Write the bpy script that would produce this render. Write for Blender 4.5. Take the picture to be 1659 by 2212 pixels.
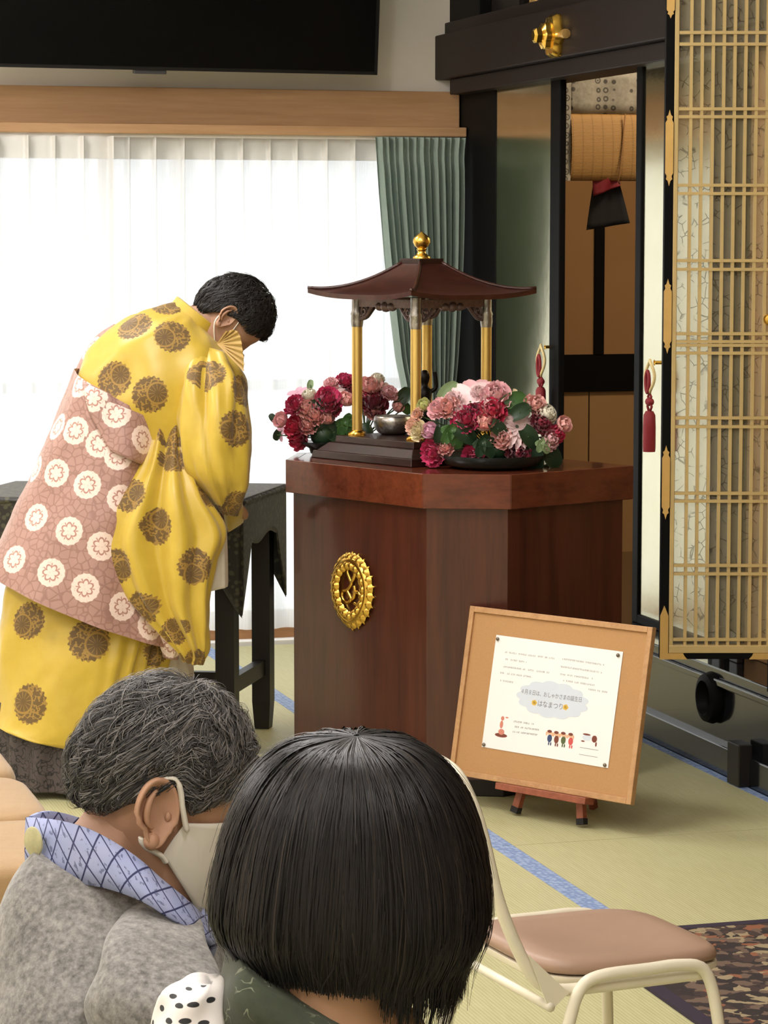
import bpy, bmesh, math, random
import numpy as np
from mathutils import Vector, Matrix, noise as mnoise
from mathutils.bvhtree import BVHTree

for _o in list(bpy.data.objects):
    bpy.data.objects.remove(_o, do_unlink=True)
scene = bpy.context.scene
COL = scene.collection
rnd = random.Random(7)

# ------------------------------------------------------------------ camera
F = 5900.0                      # focal length in pixels of the 1659 x 2212 frame
CAMH = 1.58
YAW = math.radians(16.26)
PITCH = math.atan(600.0 / F)
cam_d = bpy.data.cameras.new('camera')
cam = bpy.data.objects.new('camera', cam_d)
COL.objects.link(cam)
cam_d.sensor_fit = 'VERTICAL'
cam_d.sensor_height = 36.0
cam_d.lens = F / 2212.0 * 36.0
cam_d.clip_start = 0.05
cam_d.clip_end = 200
cam.location = (0, 0, CAMH)
cam.rotation_euler = (math.pi / 2 - PITCH, 0, -YAW)
scene.camera = cam

# ------------------------------------------------------------------ light
world = bpy.data.worlds.new('daylight')
scene.world = world
world.use_nodes = True
wn = world.node_tree.nodes
wn['Background'].inputs['Color'].default_value = (0.90, 0.96, 1.0, 1)
wn['Background'].inputs['Strength'].default_value = 1.9

def area(name, loc, rot, sx, sy, power, color):
    l = bpy.data.lights.new(name, 'AREA')
    l.shape = 'RECTANGLE'; l.size = sx; l.size_y = sy
    l.energy = power; l.color = color
    o = bpy.data.objects.new(name, l)
    o.location = loc; o.rotation_euler = rot
    COL.objects.link(o)
    return o
# daylight entering by the big window (portal guides the sky light)
_p = area('window_portal', (1.22, 10.62, 1.0), (-math.pi / 2, 0, 0), 4.2, 2.0, 1.0, (1, 1, 1))
_p.data.cycles.is_portal = True
CEIL_LIGHTS = [(0.6, 8.6), (0.9, 6.0), (0.9, 3.4), (0.9, 0.8), (-1.7, 8.6), (-1.7, 6.0), (-1.7, 3.4), (-1.7, 0.8)]
for i, (lx, ly) in enumerate(CEIL_LIGHTS):
    area('ceiling_lamp_light', (lx, ly, 3.35), (0, 0, 0), 0.32, 1.2, 28 if ly > 5 else 19, (1.0, 0.965, 0.972))
    _pl = bpy.data.lights.new('ceiling_lamp_glow', 'POINT'); _pl.energy = 36 if ly > 5 else 24; _pl.shadow_soft_size = 0.25; _pl.color = (1.0, 0.965, 0.972)
    _po = bpy.data.objects.new('ceiling_lamp_glow', _pl); _po.location = (lx, ly, 3.05); COL.objects.link(_po)
ALTAR_FILL = area('altar_fill_light', (4.3, 8.6, 3.3), (0, 0, 0), 0.6, 0.6, 40, (1.0, 0.8, 0.55))  # added fill light without a fixture, brightens the inside of the altar bay

vs = scene.view_settings
vs.view_transform = 'Standard'
vs.look = 'None'
vs.exposure = 0.18
vs.gamma = 1.0
vs.use_curve_mapping = False

# ------------------------------------------------------------------ pixel helpers (direction only)
_f = np.array([math.sin(YAW) * math.cos(PITCH), math.cos(YAW) * math.cos(PITCH), -math.sin(PITCH)])
_r = np.array([math.cos(YAW), -math.sin(YAW), 0.0])
_u = np.cross(_r, _f)
_c = np.array([0, 0, CAMH])
FWD = np.array([math.sin(YAW), math.cos(YAW), 0.0])     # horizontal view direction
RGT = _r
def ray(x, y): return _f + _r * (x - 829.5) / F - _u * (y - 1106) / F
def at_z(x, y, z=0.0):
    d = ray(x, y); return _c + d * ((z - CAMH) / d[2])
def at_X(x, y, X):
    d = ray(x, y); return _c + d * (X / d[0])
def at_Y(x, y, Y):
    d = ray(x, y); return _c + d * (Y / d[1])
def at_D(x, y, D): return _c + ray(x, y) * D
def at_plane(x, y, p0, n):
    d = ray(x, y); p0 = np.array(p0, float); n = np.array(n, float)
    return _c + d * (np.dot(p0 - _c, n) / np.dot(d, n))

# ------------------------------------------------------------------ materials
def lin(c):
    c = c / 255.0
    return c / 12.92 if c <= 0.04045 else ((c + 0.055) / 1.055) ** 2.4
def rgb(r, g, b): return (lin(r), lin(g), lin(b), 1.0)

class NT:
    """tiny node helper"""
    def __init__(self, name):
        self.m = bpy.data.materials.new(name)
        self.m.use_nodes = True
        self.t = self.m.node_tree
        self.n = self.t.nodes
        self.b = self.n['Principled BSDF']
        self.out = self.n['Material Output']
    def node(self, typ, **kw):
        x = self.n.new(typ)
        for k, v in kw.items(): setattr(x, k, v)
        return x
    def link(self, a, b): self.t.links.new(a, b)
    def setin(self, sock, v):
        if hasattr(v, 'is_output'): self.link(v, sock)
        else: sock.default_value = v
    def coord(self, kind='Object', scale=None, rot=None, loc=None):
        c = self.node('ShaderNodeTexCoord').outputs[kind]
        if scale is None and rot is None and loc is None: return c
        mp = self.node('ShaderNodeMapping')
        self.link(c, mp.inputs['Vector'])
        if scale is not None: mp.inputs['Scale'].default_value = scale
        if rot is not None: mp.inputs['Rotation'].default_value = rot
        if loc is not None: mp.inputs['Location'].default_value = loc
        return mp.outputs['Vector']
    def uv(self, name):
        x = self.node('ShaderNodeUVMap'); x.uv_map = name
        return x.outputs['UV']
    def noise(self, vec, scale=5, detail=3, rough=0.55):
        x = self.node('ShaderNodeTexNoise')
        self.link(vec, x.inputs['Vector'])
        x.inputs['Scale'].default_value = scale; x.inputs['Detail'].default_value = detail
        x.inputs['Roughness'].default_value = rough
        return x.outputs['Fac']
    def vor(self, vec, scale=5, feature='F1', out='Distance', rand=1.0):
        x = self.node('ShaderNodeTexVoronoi', feature=feature)
        self.link(vec, x.inputs['Vector'])
        x.inputs['Scale'].default_value = scale
        x.inputs['Randomness'].default_value = rand
        return x.outputs[out]
    def wave(self, vec, scale=5, dist=0, detail=2, direction='X', typ='BANDS'):
        x = self.node('ShaderNodeTexWave', wave_type=typ)
        if typ == 'BANDS': x.bands_direction = direction
        self.link(vec, x.inputs['Vector'])
        x.inputs['Scale'].default_value = scale; x.inputs['Distortion'].default_value = dist
        x.inputs['Detail'].default_value = detail
        return x.outputs['Fac']
    def math(self, op, a, b=0.0, c=0.0):
        x = self.node('ShaderNodeMath', operation=op)
        self.setin(x.inputs[0], a); self.setin(x.inputs[1], b)
        if len(x.inputs) > 2: self.setin(x.inputs[2], c)
        return x.outputs[0]
    def ss(self, v, lo, hi):            # smoothstep lo..hi -> 0..1
        x = self.node('ShaderNodeMapRange', interpolation_type='SMOOTHSTEP')
        self.setin(x.inputs['Value'], v)
        x.inputs['From Min'].default_value = lo; x.inputs['From Max'].default_value = hi
        return x.outputs['Result']
    def mix(self, fac, a, b, blend='MIX'):
        x = self.node('ShaderNodeMix', data_type='RGBA', blend_type=blend)
        self.setin(x.inputs[0], fac); self.setin(x.inputs[6], a); self.setin(x.inputs[7], b)
        return x.outputs[2]
    def ramp(self, fac, stops):
        x = self.node('ShaderNodeValToRGB')
        e = x.color_ramp.elements
        while len(e) < len(stops): e.new(0.5)
        for i, (p, c) in enumerate(stops): e[i].position = p; e[i].color = c
        self.link(fac, x.inputs['Fac'])
        return x.outputs['Color']
    def bump(self, h, strength=0.3, dist=0.002):
        x = self.node('ShaderNodeBump')
        x.inputs['Strength'].default_value = strength; x.inputs['Distance'].default_value = dist
        self.link(h, x.inputs['Height'])
        self.link(x.outputs['Normal'], self.b.inputs['Normal'])
    def sep(self, vec):
        x = self.node('ShaderNodeSeparateXYZ'); self.link(vec, x.inputs[0]); return x.outputs
    def done(self, color=None, rough=None, metal=None, spec=None, coat=None, sheen=None, coat_rough=None):
        b = self.b
        if color is not None: self.setin(b.inputs['Base Color'], color)
        if rough is not None: self.setin(b.inputs['Roughness'], rough)
        if metal is not None: b.inputs['Metallic'].default_value = metal
        if spec is not None: b.inputs['Specular IOR Level'].default_value = spec
        if coat is not None: b.inputs['Coat Weight'].default_value = coat
        if coat_rough is not None: b.inputs['Coat Roughness'].default_value = coat_rough
        if sheen is not None: b.inputs['Sheen Weight'].default_value = sheen
        return self.m

def plain(name, c, rough=0.5, metal=0.0, var=0.12, nscale=12, bump=0.0, bscale=60, coat=0.0, sheen=0.0, spec=0.5, stretch=None, bdist=0.002):
    t = NT(name)
    v = t.coord('Object', scale=stretch) if stretch else t.coord('Object')
    n = t.noise(v, nscale, 4)
    lo = tuple(x * (1 - var) for x in c[:3]) + (1,)
    hi = tuple(min(1, x * (1 + var)) for x in c[:3]) + (1,)
    col = t.mix(n, lo, hi)
    if bump > 0:
        t.bump(t.noise(v, bscale, 3), bump, bdist)
    return t.done(col, rough, metal, spec, coat, sheen)

def woodmat(name, dark, light, rough=0.35, coat=0.0, axis='Z', scale=1.0, coat_rough=0.08):
    t = NT(name)
    sc = {'X': (0.6, 9, 9), 'Y': (9, 0.6, 9), 'Z': (9, 9, 0.6)}[axis]
    v = t.coord('Object', scale=tuple(s * scale for s in sc))
    n1 = t.noise(v, 2.2, 5, 0.6)
    n2 = t.noise(v, 9, 3, 0.6)
    f = t.math('ADD', t.math('MULTIPLY', n1, 0.7), t.math('MULTIPLY', n2, 0.3))
    col = t.ramp(f, [(0.32, dark), (0.68, light)])
    t.bump(n2, 0.06, 0.001)
    return t.done(col, rough, coat=coat, coat_rough=coat_rough)

MAT = {}
MAT['plaster'] = plain('wall_plaster', rgb(236, 229, 217), 0.9, var=0.03, nscale=3, bump=0.15, bscale=140)
MAT['ceiling'] = plain('ceiling_board', rgb(232, 226, 214), 0.9, var=0.03, nscale=2)
MAT['hinoki'] = woodmat('light_wood_trim', rgb(168, 128, 88), rgb(196, 156, 114), 0.5, axis='X')
MAT['sill'] = woodmat('window_sill_wood', rgb(160, 112, 72), rgb(186, 140, 98), 0.5, axis='X')
MAT['mahogany'] = woodmat('mahogany_veneer', rgb(58, 26, 18), rgb(88, 43, 29), 0.30, coat=0.35, axis='Z', scale=1.3)
MAT['mahogany_rim'] = woodmat('mahogany_rim_veneer', rgb(80, 36, 23), rgb(116, 57, 36), 0.24, coat=0.5, axis='X', scale=1.0)
MAT['rosewood'] = woodmat('dark_rosewood', rgb(28, 12, 10), rgb(50, 22, 18), 0.36, coat=0.1, axis='X')
MAT['roofwood'] = woodmat('roof_rosewood', rgb(42, 17, 12), rgb(74, 33, 23), 0.32, coat=0.25, axis='X', scale=2)
MAT['blacklac'] = plain('black_lacquer', rgb(13, 12, 12), 0.55, var=0.2, nscale=4, spec=0.08)
MAT['baselac'] = plain('glossy_black_base_lacquer', rgb(24, 25, 27), 0.16, var=0.15, nscale=4, coat=0.5)
MAT['blackbeam'] = plain('dark_stained_beam', rgb(30, 21, 18), 0.55, spec=0.25, var=0.2, nscale=7, stretch=(8, 0.6, 8), bump=0.1)
MAT['blackwood'] = plain('black_stained_wood', rgb(26, 20, 17), 0.45, var=0.25, nscale=8)
MAT['gold'] = plain('polished_gold', rgb(236, 192, 92), 0.25, 1.0, var=0.08, nscale=14)
MAT['goldsoft'] = plain('satin_gold', rgb(218, 178, 108), 0.40, 0.7, var=0.12, nscale=40, bump=0.25, bscale=160, bdist=0.001)
MAT['goldbar'] = plain('gilded_lattice', rgb(204, 178, 122), 0.45, 0.45, var=0.1, nscale=25)
MAT['goldcol'] = plain('brushed_gold_column', rgb(232, 198, 116), 0.40, 0.9, var=0.04, nscale=8)
MAT['silver'] = plain('oxidised_silver', rgb(172, 168, 162), 0.35, 1.0, var=0.35, nscale=60, bump=0.5, bscale=120)
MAT['aluminium'] = plain('aluminium_sash', rgb(205, 207, 210), 0.4, 0.6, var=0.03)
MAT['whiterail'] = plain('white_rail', rgb(236, 234, 228), 0.5, var=0.03)
MAT['tvblack'] = plain('tv_screen_glass', rgb(6, 7, 7), 0.25, var=0.1, nscale=2, spec=0.2)
MAT['tvbezel'] = plain('tv_bezel', rgb(14, 14, 15), 0.35, var=0.1)
MAT['tvnub'] = plain('tv_sensor_plastic', rgb(60, 60, 62), 0.35, var=0.1)
MAT['skin_old'] = plain('aged_skin', rgb(190, 146, 118), 0.55, var=0.16, nscale=30, bump=0.2, bscale=220, bdist=0.0008)
MAT['skin_monk'] = plain('tan_skin', rgb(178, 136, 110), 0.55, var=0.12, nscale=30)
MAT['skin_w'] = plain('pale_skin', rgb(196, 152, 118), 0.55, var=0.08, nscale=30)
MAT['mask'] = plain('white_mask_cloth', rgb(232, 226, 212), 0.85, var=0.03, nscale=30, bump=0.2, bscale=900, bdist=0.0004)
MAT['cream_tube'] = plain('cream_painted_steel', rgb(230, 222, 200), 0.38, var=0.06, nscale=20)
MAT['seatvinyl'] = plain('beige_brown_vinyl', rgb(164, 134, 114), 0.48, var=0.06, nscale=14, bump=0.15, bscale=400, bdist=0.0006)
MAT['tan_suede'] = plain('tan_suede', rgb(172, 140, 100), 0.85, var=0.1, nscale=40, bump=0.3, bscale=260, sheen=0.3)
MAT['whitecloth'] = plain('white_under_cloth', rgb(228, 220, 210), 0.8, var=0.04)
MAT['redcloth'] = plain('crimson_cloth', rgb(120, 18, 30), 0.7, var=0.2, nscale=30)
MAT['redtassel'] = plain('crimson_silk_tassel', rgb(140, 22, 34), 0.55, var=0.25, nscale=60, stretch=(40, 40, 2), bump=0.5, bscale=40)
MAT['blackcloth'] = plain('black_cloth', rgb(16, 16, 18), 0.85, var=0.2)
MAT['braid'] = plain('gold_white_braid', rgb(226, 206, 150), 0.5, 0.2, var=0.3, nscale=160)
MAT['easelwood'] = woodmat('easel_redwood', rgb(120, 60, 40), rgb(160, 88, 60), 0.45, axis='X', scale=3)
MAT['rubber'] = plain('black_rubber', rgb(22, 20, 19), 0.8, var=0.1)
MAT['corkframe'] = woodmat('corkboard_frame_wood', rgb(170, 126, 82), rgb(196, 152, 106), 0.55, axis='X', scale=2)
MAT['cork'] = plain('cork', rgb(180, 136, 90), 0.9, var=0.12, nscale=220, bump=0.25, bscale=300)
MAT['paper'] = plain('white_paper', rgb(236, 234, 232), 0.7, var=0.015)
MAT['pin'] = plain('steel_pin', rgb(120, 110, 96), 0.35, 0.7, var=0.1)
MAT['ink'] = plain('grey_ink', rgb(150, 148, 148), 0.8, var=0.05)
MAT['ink2'] = plain('dark_grey_ink', rgb(118, 116, 120), 0.8, var=0.05)
MAT['cloudblue'] = plain('pale_blue_print', rgb(206, 213, 224), 0.8, var=0.03)
MAT['p_yellow'] = plain('yellow_print', rgb(226, 186, 84), 0.8)
MAT['p_pink'] = plain('pink_print', rgb(206, 130, 110), 0.8)
MAT['p_brown'] = plain('brown_print', rgb(120, 62, 48), 0.8)
MAT['p_blue'] = plain('navy_print', rgb(58, 74, 110), 0.8)
MAT['p_green'] = plain('green_print', rgb(84, 96, 58), 0.8)
MAT['p_red'] = plain('red_print', rgb(206, 84, 78), 0.8)
MAT['p_skin'] = plain('peach_print', rgb(226, 178, 140), 0.8)
MAT['brownpanel'] = plain('brown_paper_panel', rgb(150, 112, 70), 0.8, var=0.05, nscale=6)
MAT['brownpanel2'] = plain('tan_paper_panel', rgb(160, 124, 80), 0.8, var=0.05, nscale=6)
MAT['bowlglaze'] = plain('dark_green_glaze', rgb(30, 40, 36), 0.25, var=0.2)
MAT['statue'] = plain('dark_bronze', rgb(20, 17, 14), 0.4, 0.6, var=0.2)
MAT['lampmetal'] = plain('white_lamp_housing', rgb(235, 235, 232), 0.5, var=0.02)

def m_gold_leaf():
    t = NT('gold_leaf_panel')
    v = t.coord('Object')
    # leaf squares: faint seams
    b = t.node('ShaderNodeTexBrick'); t.link(t.coord('Object', rot=(0, math.pi / 2, 0)), b.inputs['Vector'])
    n = t.noise(v, 9, 4)
    col = t.mix(n, rgb(222, 214, 178), rgb(234, 228, 200))
    r = t.math('ADD', t.math('MULTIPLY', n, 0.06), 0.11)
    t.bump(t.noise(v, 26, 3), 0.10, 0.002)
    return t.done(col, r, 1.0)
MAT['goldleaf'] = m_gold_leaf()

def m_tatami():
    t = NT('tatami_rush')
    v = t.coord('Object')
    w = t.wave(t.coord('Object', scale=(1, 1, 1)), 38, 0.5, 2, 'X')
    n = t.noise(t.coord('Object', scale=(40, 3, 1)), 3, 4)
    n2 = t.noise(v, 2.5, 3)
    f = t.math('ADD', t.math('MULTIPLY', w, 0.35), t.math('MULTIPLY', n, 0.65))
    c = t.ramp(f, [(0.2, rgb(170, 167, 122)), (0.8, rgb(200, 198, 156))])
    c = t.mix(t.math('MULTIPLY', n2, 0.25), c, rgb(196, 180, 128))
    t.bump(w, 0.25, 0.001)
    return t.done(c, 0.5, spec=0.35)
MAT['tatami'] = m_tatami()

def m_heri():
    t = NT('blue_tatami_border')
    v = t.coord('Object')
    k = t.vor(t.coord('Object', scale=(1, 1, 1)), 60, 'F1', 'Distance', 0.5)
    c = t.mix(t.ss(k, 0.25, 0.55), rgb(158, 176, 206), rgb(120, 142, 186))
    return t.done(c, 0.7)
MAT['heri'] = m_heri()

def m_sheer():
    t = NT('sheer_white_curtain')
    w = t.wave(t.coord('Object'), 30, 1.0, 2, 'X')
    tr = t.node('ShaderNodeBsdfTransparent')
    tl = t.node('ShaderNodeBsdfTranslucent'); tl.inputs['Color'].default_value = (0.93, 0.93, 0.92, 1)
    df = t.node('ShaderNodeBsdfDiffuse'); df.inputs['Color'].default_value = (0.93, 0.92, 0.9, 1)
    m1 = t.node('ShaderNodeMixShader'); m1.inputs[0].default_value = 0.5
    t.link(tl.outputs[0], m1.inputs[1]); t.link(df.outputs[0], m1.inputs[2])
    m2 = t.node('ShaderNodeMixShader')
    t.link(t.math('ADD', t.math('MULTIPLY', w, 0.04), 0.86), m2.inputs[0])
    t.link(tr.outputs[0], m2.inputs[1]); t.link(m1.outputs[0], m2.inputs[2])
    t.link(m2.outputs[0], t.out.inputs['Surface'])
    return t.m
MAT['sheer'] = m_sheer()

def m_sheer_header():
    t = NT('curtain_header_tape')
    tl = t.node('ShaderNodeBsdfTranslucent'); tl.inputs['Color'].default_value = (0.8, 0.78, 0.72, 1)
    df = t.node('ShaderNodeBsdfDiffuse'); df.inputs['Color'].default_value = (0.85, 0.83, 0.78, 1)
    n = t.noise(t.coord('Object'), 60, 2)
    m1 = t.node('ShaderNodeMixShader')
    t.link(t.math('ADD', t.math('MULTIPLY', n, 0.2), 0.55), m1.inputs[0])
    t.link(tl.outputs[0], m1.inputs[1]); t.link(df.outputs[0], m1.inputs[2])
    t.link(m1.outputs[0], t.out.inputs['Surface'])
    return t.m
MAT['sheerhead'] = m_sheer_header()

def m_green_curtain():
    t = NT('sage_green_curtain')
    n = t.noise(t.coord('Object', scale=(30, 30, 4)), 5, 3)
    c = t.mix(n, rgb(128, 146, 136), rgb(156, 172, 160))
    tl = t.node('ShaderNodeBsdfTranslucent'); t.link(c, tl.inputs['Color'])
    t.done(c, 0.8, sheen=0.3)
    m1 = t.node('ShaderNodeMixShader'); m1.inputs[0].default_value = 0.22
    t.link(t.b.outputs[0], m1.inputs[1]); t.link(tl.outputs[0], m1.inputs[2])
    t.link(m1.outputs[0], t.out.inputs['Surface'])
    return t.m
MAT['greencurtain'] = m_green_curtain()

def m_glass():
    t = NT('window_glass')
    tr = t.node('ShaderNodeBsdfTransparent')
    gl = t.node('ShaderNodeBsdfGlossy'); gl.inputs['Roughness'].default_value = 0.03
    n = t.noise(t.coord('Object'), 3, 2)
    m = t.node('ShaderNodeMixShader')
    t.link(t.math('ADD', t.math('MULTIPLY', n, 0.02), 0.05), m.inputs[0])
    t.link(tr.outputs[0], m.inputs[1]); t.link(gl.outputs[0], m.inputs[2])
    t.link(m.outputs[0], t.out.inputs['Surface'])
    return t.m
MAT['glass'] = m_glass()

def m_gauze():
    t = NT('arabesque_silk_gauze')
    v = t.coord('Object')
    n = t.node('ShaderNodeTexNoise'); t.link(v, n.inputs['Vector']); n.inputs['Scale'].default_value = 9
    vv = t.node('ShaderNodeVectorMath', operation='ADD'); t.link(v, vv.inputs[0])
    sc = t.node('ShaderNodeVectorMath', operation='SCALE'); t.link(n.outputs['Color'], sc.inputs[0]); sc.inputs['Scale'].default_value = 0.05
    t.link(sc.outputs[0], vv.inputs[1])
    e = t.vor(vv.outputs[0], 34, 'DISTANCE_TO_EDGE', 'Distance')
    line = t.math('MULTIPLY', t.math('SUBTRACT', 1.0, t.ss(e, 0.015, 0.045)), t.ss(t.noise(v, 22, 2), .45, .55))
    c = t.mix(line, rgb(196, 190, 164), rgb(110, 104, 84))
    df = t.node('ShaderNodeBsdfDiffuse'); t.link(c, df.inputs['Color'])
    tr = t.node('ShaderNodeBsdfTransparent')
    m = t.node('ShaderNodeMixShader')
    t.link(t.math('ADD', t.math('MULTIPLY', line, 0.25), 0.28), m.inputs[0])
    t.link(tr.outputs[0], m.inputs[1]); t.link(df.outputs[0], m.inputs[2])
    t.link(m.outputs[0], t.out.inputs['Surface'])
    return t.m
MAT['gauze'] = m_gauze()

def m_blind():
    t = NT('bamboo_blind')
    v = t.coord('Object')
    w = t.wave(v, 60, 0.3, 1, 'Z')
    w2 = t.wave(v, 8, 0.1, 1, 'X')
    c = t.mix(w, rgb(168, 126, 70), rgb(188, 146, 86))
    c = t.mix(t.math('MULTIPLY', t.ss(w2, 0.9, 1.0), 0.35), c, rgb(120, 80, 40))
    t.bump(w, 0.4, 0.002)
    return t.done(c, 0.6)
MAT['blind'] = m_blind()

def m_brocade_grey():
    t = NT('silver_flower_brocade')
    v = t.coord('Object', scale=(1, 1, 1))
    k = t.vor(v, 30, 'F1', 'Distance', 0.25)
    n = t.noise(v, 60, 2)
    ring = t.math('SUBTRACT', 1.0, t.ss(t.math('ABSOLUTE', t.math('SUBTRACT', k, 0.3)), 0.03, 0.10))
    dot = t.math('SUBTRACT', 1.0, t.ss(k, 0.08, 0.16))
    f = t.math('MAXIMUM', ring, dot)
    c = t.mix(t.math('MULTIPLY', f, 0.8), t.mix(n, rgb(128, 124, 112), rgb(190, 186, 176)), rgb(44, 44, 46))
    return t.done(c, 0.7)
MAT['brocade_grey'] = m_brocade_grey()

def m_brocade_dark():
    t = NT('dark_olive_brocade')
    v = t.coord('Object')
    k = t.vor(v, 55, 'F1', 'Distance', 0.9)
    n = t.noise(v, 40, 4)
    f = t.ss(t.math('ADD', k, t.math('MULTIPLY', n, 0.6)), 0.55, 0.8)
    c = t.mix(f, rgb(74, 72, 52), rgb(30, 27, 21))
    return t.done(c, 0.55, sheen=0.15)
MAT['brocade_dark'] = m_brocade_dark()

def m_hem():
    t = NT('black_arabesque_silk')
    v = t.coord('Object')
    n0 = t.node('ShaderNodeTexNoise'); t.link(v, n0.inputs['Vector']); n0.inputs['Scale'].default_value = 14
    e = t.vor(n0.outputs['Color'], 9, 'DISTANCE_TO_EDGE', 'Distance')
    c = t.mix(t.ss(e, 0.02, 0.09), rgb(16, 15, 17), rgb(74, 64, 64))
    return t.done(c, 0.5)
MAT['hem'] = m_hem()

def m_rug():
    t = NT('dark_floral_rug')
    v = t.coord('Object')
    n0 = t.node('ShaderNodeTexNoise'); t.link(v, n0.inputs['Vector']); n0.inputs['Scale'].default_value = 30
    va = t.node('ShaderNodeVectorMath', operation='MULTIPLY_ADD')
    t.link(n0.outputs['Color'], va.inputs[0]); va.inputs[1].default_value = (0.04, 0.04, 0.04); t.link(v, va.inputs[2])
    x = t.node('ShaderNodeTexVoronoi'); t.link(va.outputs[0], x.inputs['Vector']); x.inputs['Scale'].default_value = 38
    s = t.sep(x.outputs['Color'])
    c = t.ramp(s[0], [(0.0, rgb(44, 34, 32)), (0.45, rgb(62, 46, 42)), (0.62, rgb(104, 84, 70)), (0.8, rgb(150, 134, 104)), (0.93, rgb(134, 84, 58))])
    for el in c.node.color_ramp.elements: pass
    c.node.color_ramp.interpolation = 'CONSTANT'
    t.bump(t.noise(v, 400, 2), 0.4, 0.002)
    return t.done(c, 0.95)
MAT['rug'] = m_rug()
MAT['rugborder'] = plain('dark_purple_rug_border', rgb(46, 36, 52), 0.95, var=0.2, nscale=200)

def m_hair(name):
    t = NT(name)
    a = t.node('ShaderNodeAttribute'); a.attribute_name = 'col'
    n = t.noise(t.coord('Object'), 90, 2)
    c = t.mix(t.math('MULTIPLY', n, 0.35), a.outputs['Color'], (0.01, 0.009, 0.009, 1))
    return t.done(c, 0.42, spec=0.28)
MAT['hair'] = m_hair('hair_strands')
MAT['hairbase_black'] = plain('black_hair_mass', rgb(14, 12, 12), 0.55, var=0.3, nscale=60)
MAT['hairbase_grey'] = plain('dark_grey_hair_mass', rgb(44, 40, 39), 0.65, var=0.3, nscale=60)

# ---- cloth with woven medallions, placed by the 'med' uv layer (one unit = medallion radius)
def m_medallion(name, ground, gvar, disc, lines, kind):
    t = NT(name)
    uv = t.uv('med')
    s = t.sep(uv)
    x, y = s[0], s[1]
    r = t.math('SQRT', t.math('ADD', t.math('MULTIPLY', x, x), t.math('MULTIPLY', y, y)))
    th = t.math('ARCTAN2', y, x)
    v = t.coord('Object')
    n = t.noise(v, 26, 4)
    g = t.mix(n, ground, gvar)
    if kind == 'kesa':
        e = t.vor(v, 44, 'DISTANCE_TO_EDGE', 'Distance')
        g = t.mix(t.ss(e, 0.02, 0.12), rgb(152, 113, 101), g)
        edge = t.math('ADD', r, t.math('MULTIPLY', t.math('ABSOLUTE', t.math('SINE', t.math('MULTIPLY', th, 8.0))), 0.05))
        mask = t.math('SUBTRACT', 1.0, t.ss(edge, 0.97, 1.03))
        # six petalled flower, line drawn
        pet = t.math('ABSOLUTE', t.math('COSINE', t.math('MULTIPLY', th, 3.0)))
        rr = t.math('ADD', 0.34, t.math('MULTIPLY', pet, 0.22))
        ln = t.math('SUBTRACT', 1.0, t.ss(t.math('ABSOLUTE', t.math('SUBTRACT', r, rr)), 0.03, 0.09))
        star = t.math('MULTIPLY', t.math('SUBTRACT', 1.0, t.ss(pet, 0.05, 0.35)), t.math('MULTIPLY', t.ss(r, 0.25, 0.4), t.math('SUBTRACT', 1.0, t.ss(r, 0.6, 0.72))))
        f = t.math('MAXIMUM', ln, star)
        fine = t.ss(t.noise(uv, 5.5, 3), 0.56, 0.66)
        f = t.math('MAXIMUM', f, t.math('MULTIPLY', fine, 0.35))
        d = t.mix(f, disc, lines)
        col = t.mix(mask, g, d)
        rough = 0.55
    else:
        edge = t.math('ADD', r, t.math('MULTIPLY', t.math('SINE', t.math('MULTIPLY', th, 22.0)), 0.045))
        mask = t.math('SUBTRACT', 1.0, t.ss(edge, 0.95, 1.0))
        # chrysanthemum wheel off centre + leaf scrolls
        x2 = t.math('SUBTRACT', x, 0.25); y2 = t.math('ADD', y, 0.35)
        r2 = t.math('SQRT', t.math('ADD', t.math('MULTIPLY', x2, x2), t.math('MULTIPLY', y2, y2)))
        th2 = t.math('ARCTAN2', y2, x2)
        spoke = t.math('SUBTRACT', 1.0, t.ss(t.math('ABSOLUTE', t.math('SINE', t.math('MULTIPLY', th2, 6.0))), 0.12, 0.32))
        wheel = t.math('MULTIPLY', spoke, t.math('MULTIPLY', t.ss(r2, 0.12, 0.18), t.math('SUBTRACT', 1.0, t.ss(r2, 0.44, 0.5))))
        ringl = t.math('SUBTRACT', 1.0, t.ss(t.math('ABSOLUTE', t.math('SUBTRACT', r2, 0.55)), 0.03, 0.07))
        scroll = t.math('SUBTRACT', 1.0, t.ss(t.math('ABSOLUTE', t.math('SUBTRACT', t.noise(uv, 2.3, 2), 0.5)), 0.02, 0.05))
        scroll = t.math('MULTIPLY', scroll, t.ss(r2, 0.55, 0.62))
        f = t.math('MAXIMUM', t.math('MAXIMUM', wheel, ringl), scroll)
        d = t.mix(f, disc, lines)
        col = t.mix(mask, g, d)
        rough = t.math('ADD', 0.40, t.math('MULTIPLY', mask, 0.2))
    t.bump(t.noise(v, 300, 2), 0.15, 0.0006)
    return t.done(col, rough, sheen=0.25)
MAT['robe'] = m_medallion('gold_silk_with_brown_medallions', rgb(192, 160, 44), rgb(210, 180, 66), rgb(104, 78, 32), rgb(160, 124, 50), 'robe')
MAT['kesa'] = m_medallion('rose_brown_brocade_with_white_roundels', rgb(164, 124, 112), rgb(182, 142, 130), rgb(238, 214, 202), rgb(176, 126, 112), 'kesa')

def m_polka():
    t = NT('white_cloth_with_black_dashes')
    s = t.sep(t.uv('med'))
    r = t.math('SQRT', t.math('ADD', t.math('MULTIPLY', s[0], s[0]), t.math('MULTIPLY', t.math('MULTIPLY', s[1], s[1]), 5.0)))
    n = t.noise(t.coord('Object'), 30, 2)
    c = t.mix(t.ss(r, 0.9, 1.1), rgb(40, 40, 42), t.mix(n, rgb(232, 224, 220), rgb(242, 236, 232)))
    return t.done(c, 0.7)
MAT['polka'] = m_polka()

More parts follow.
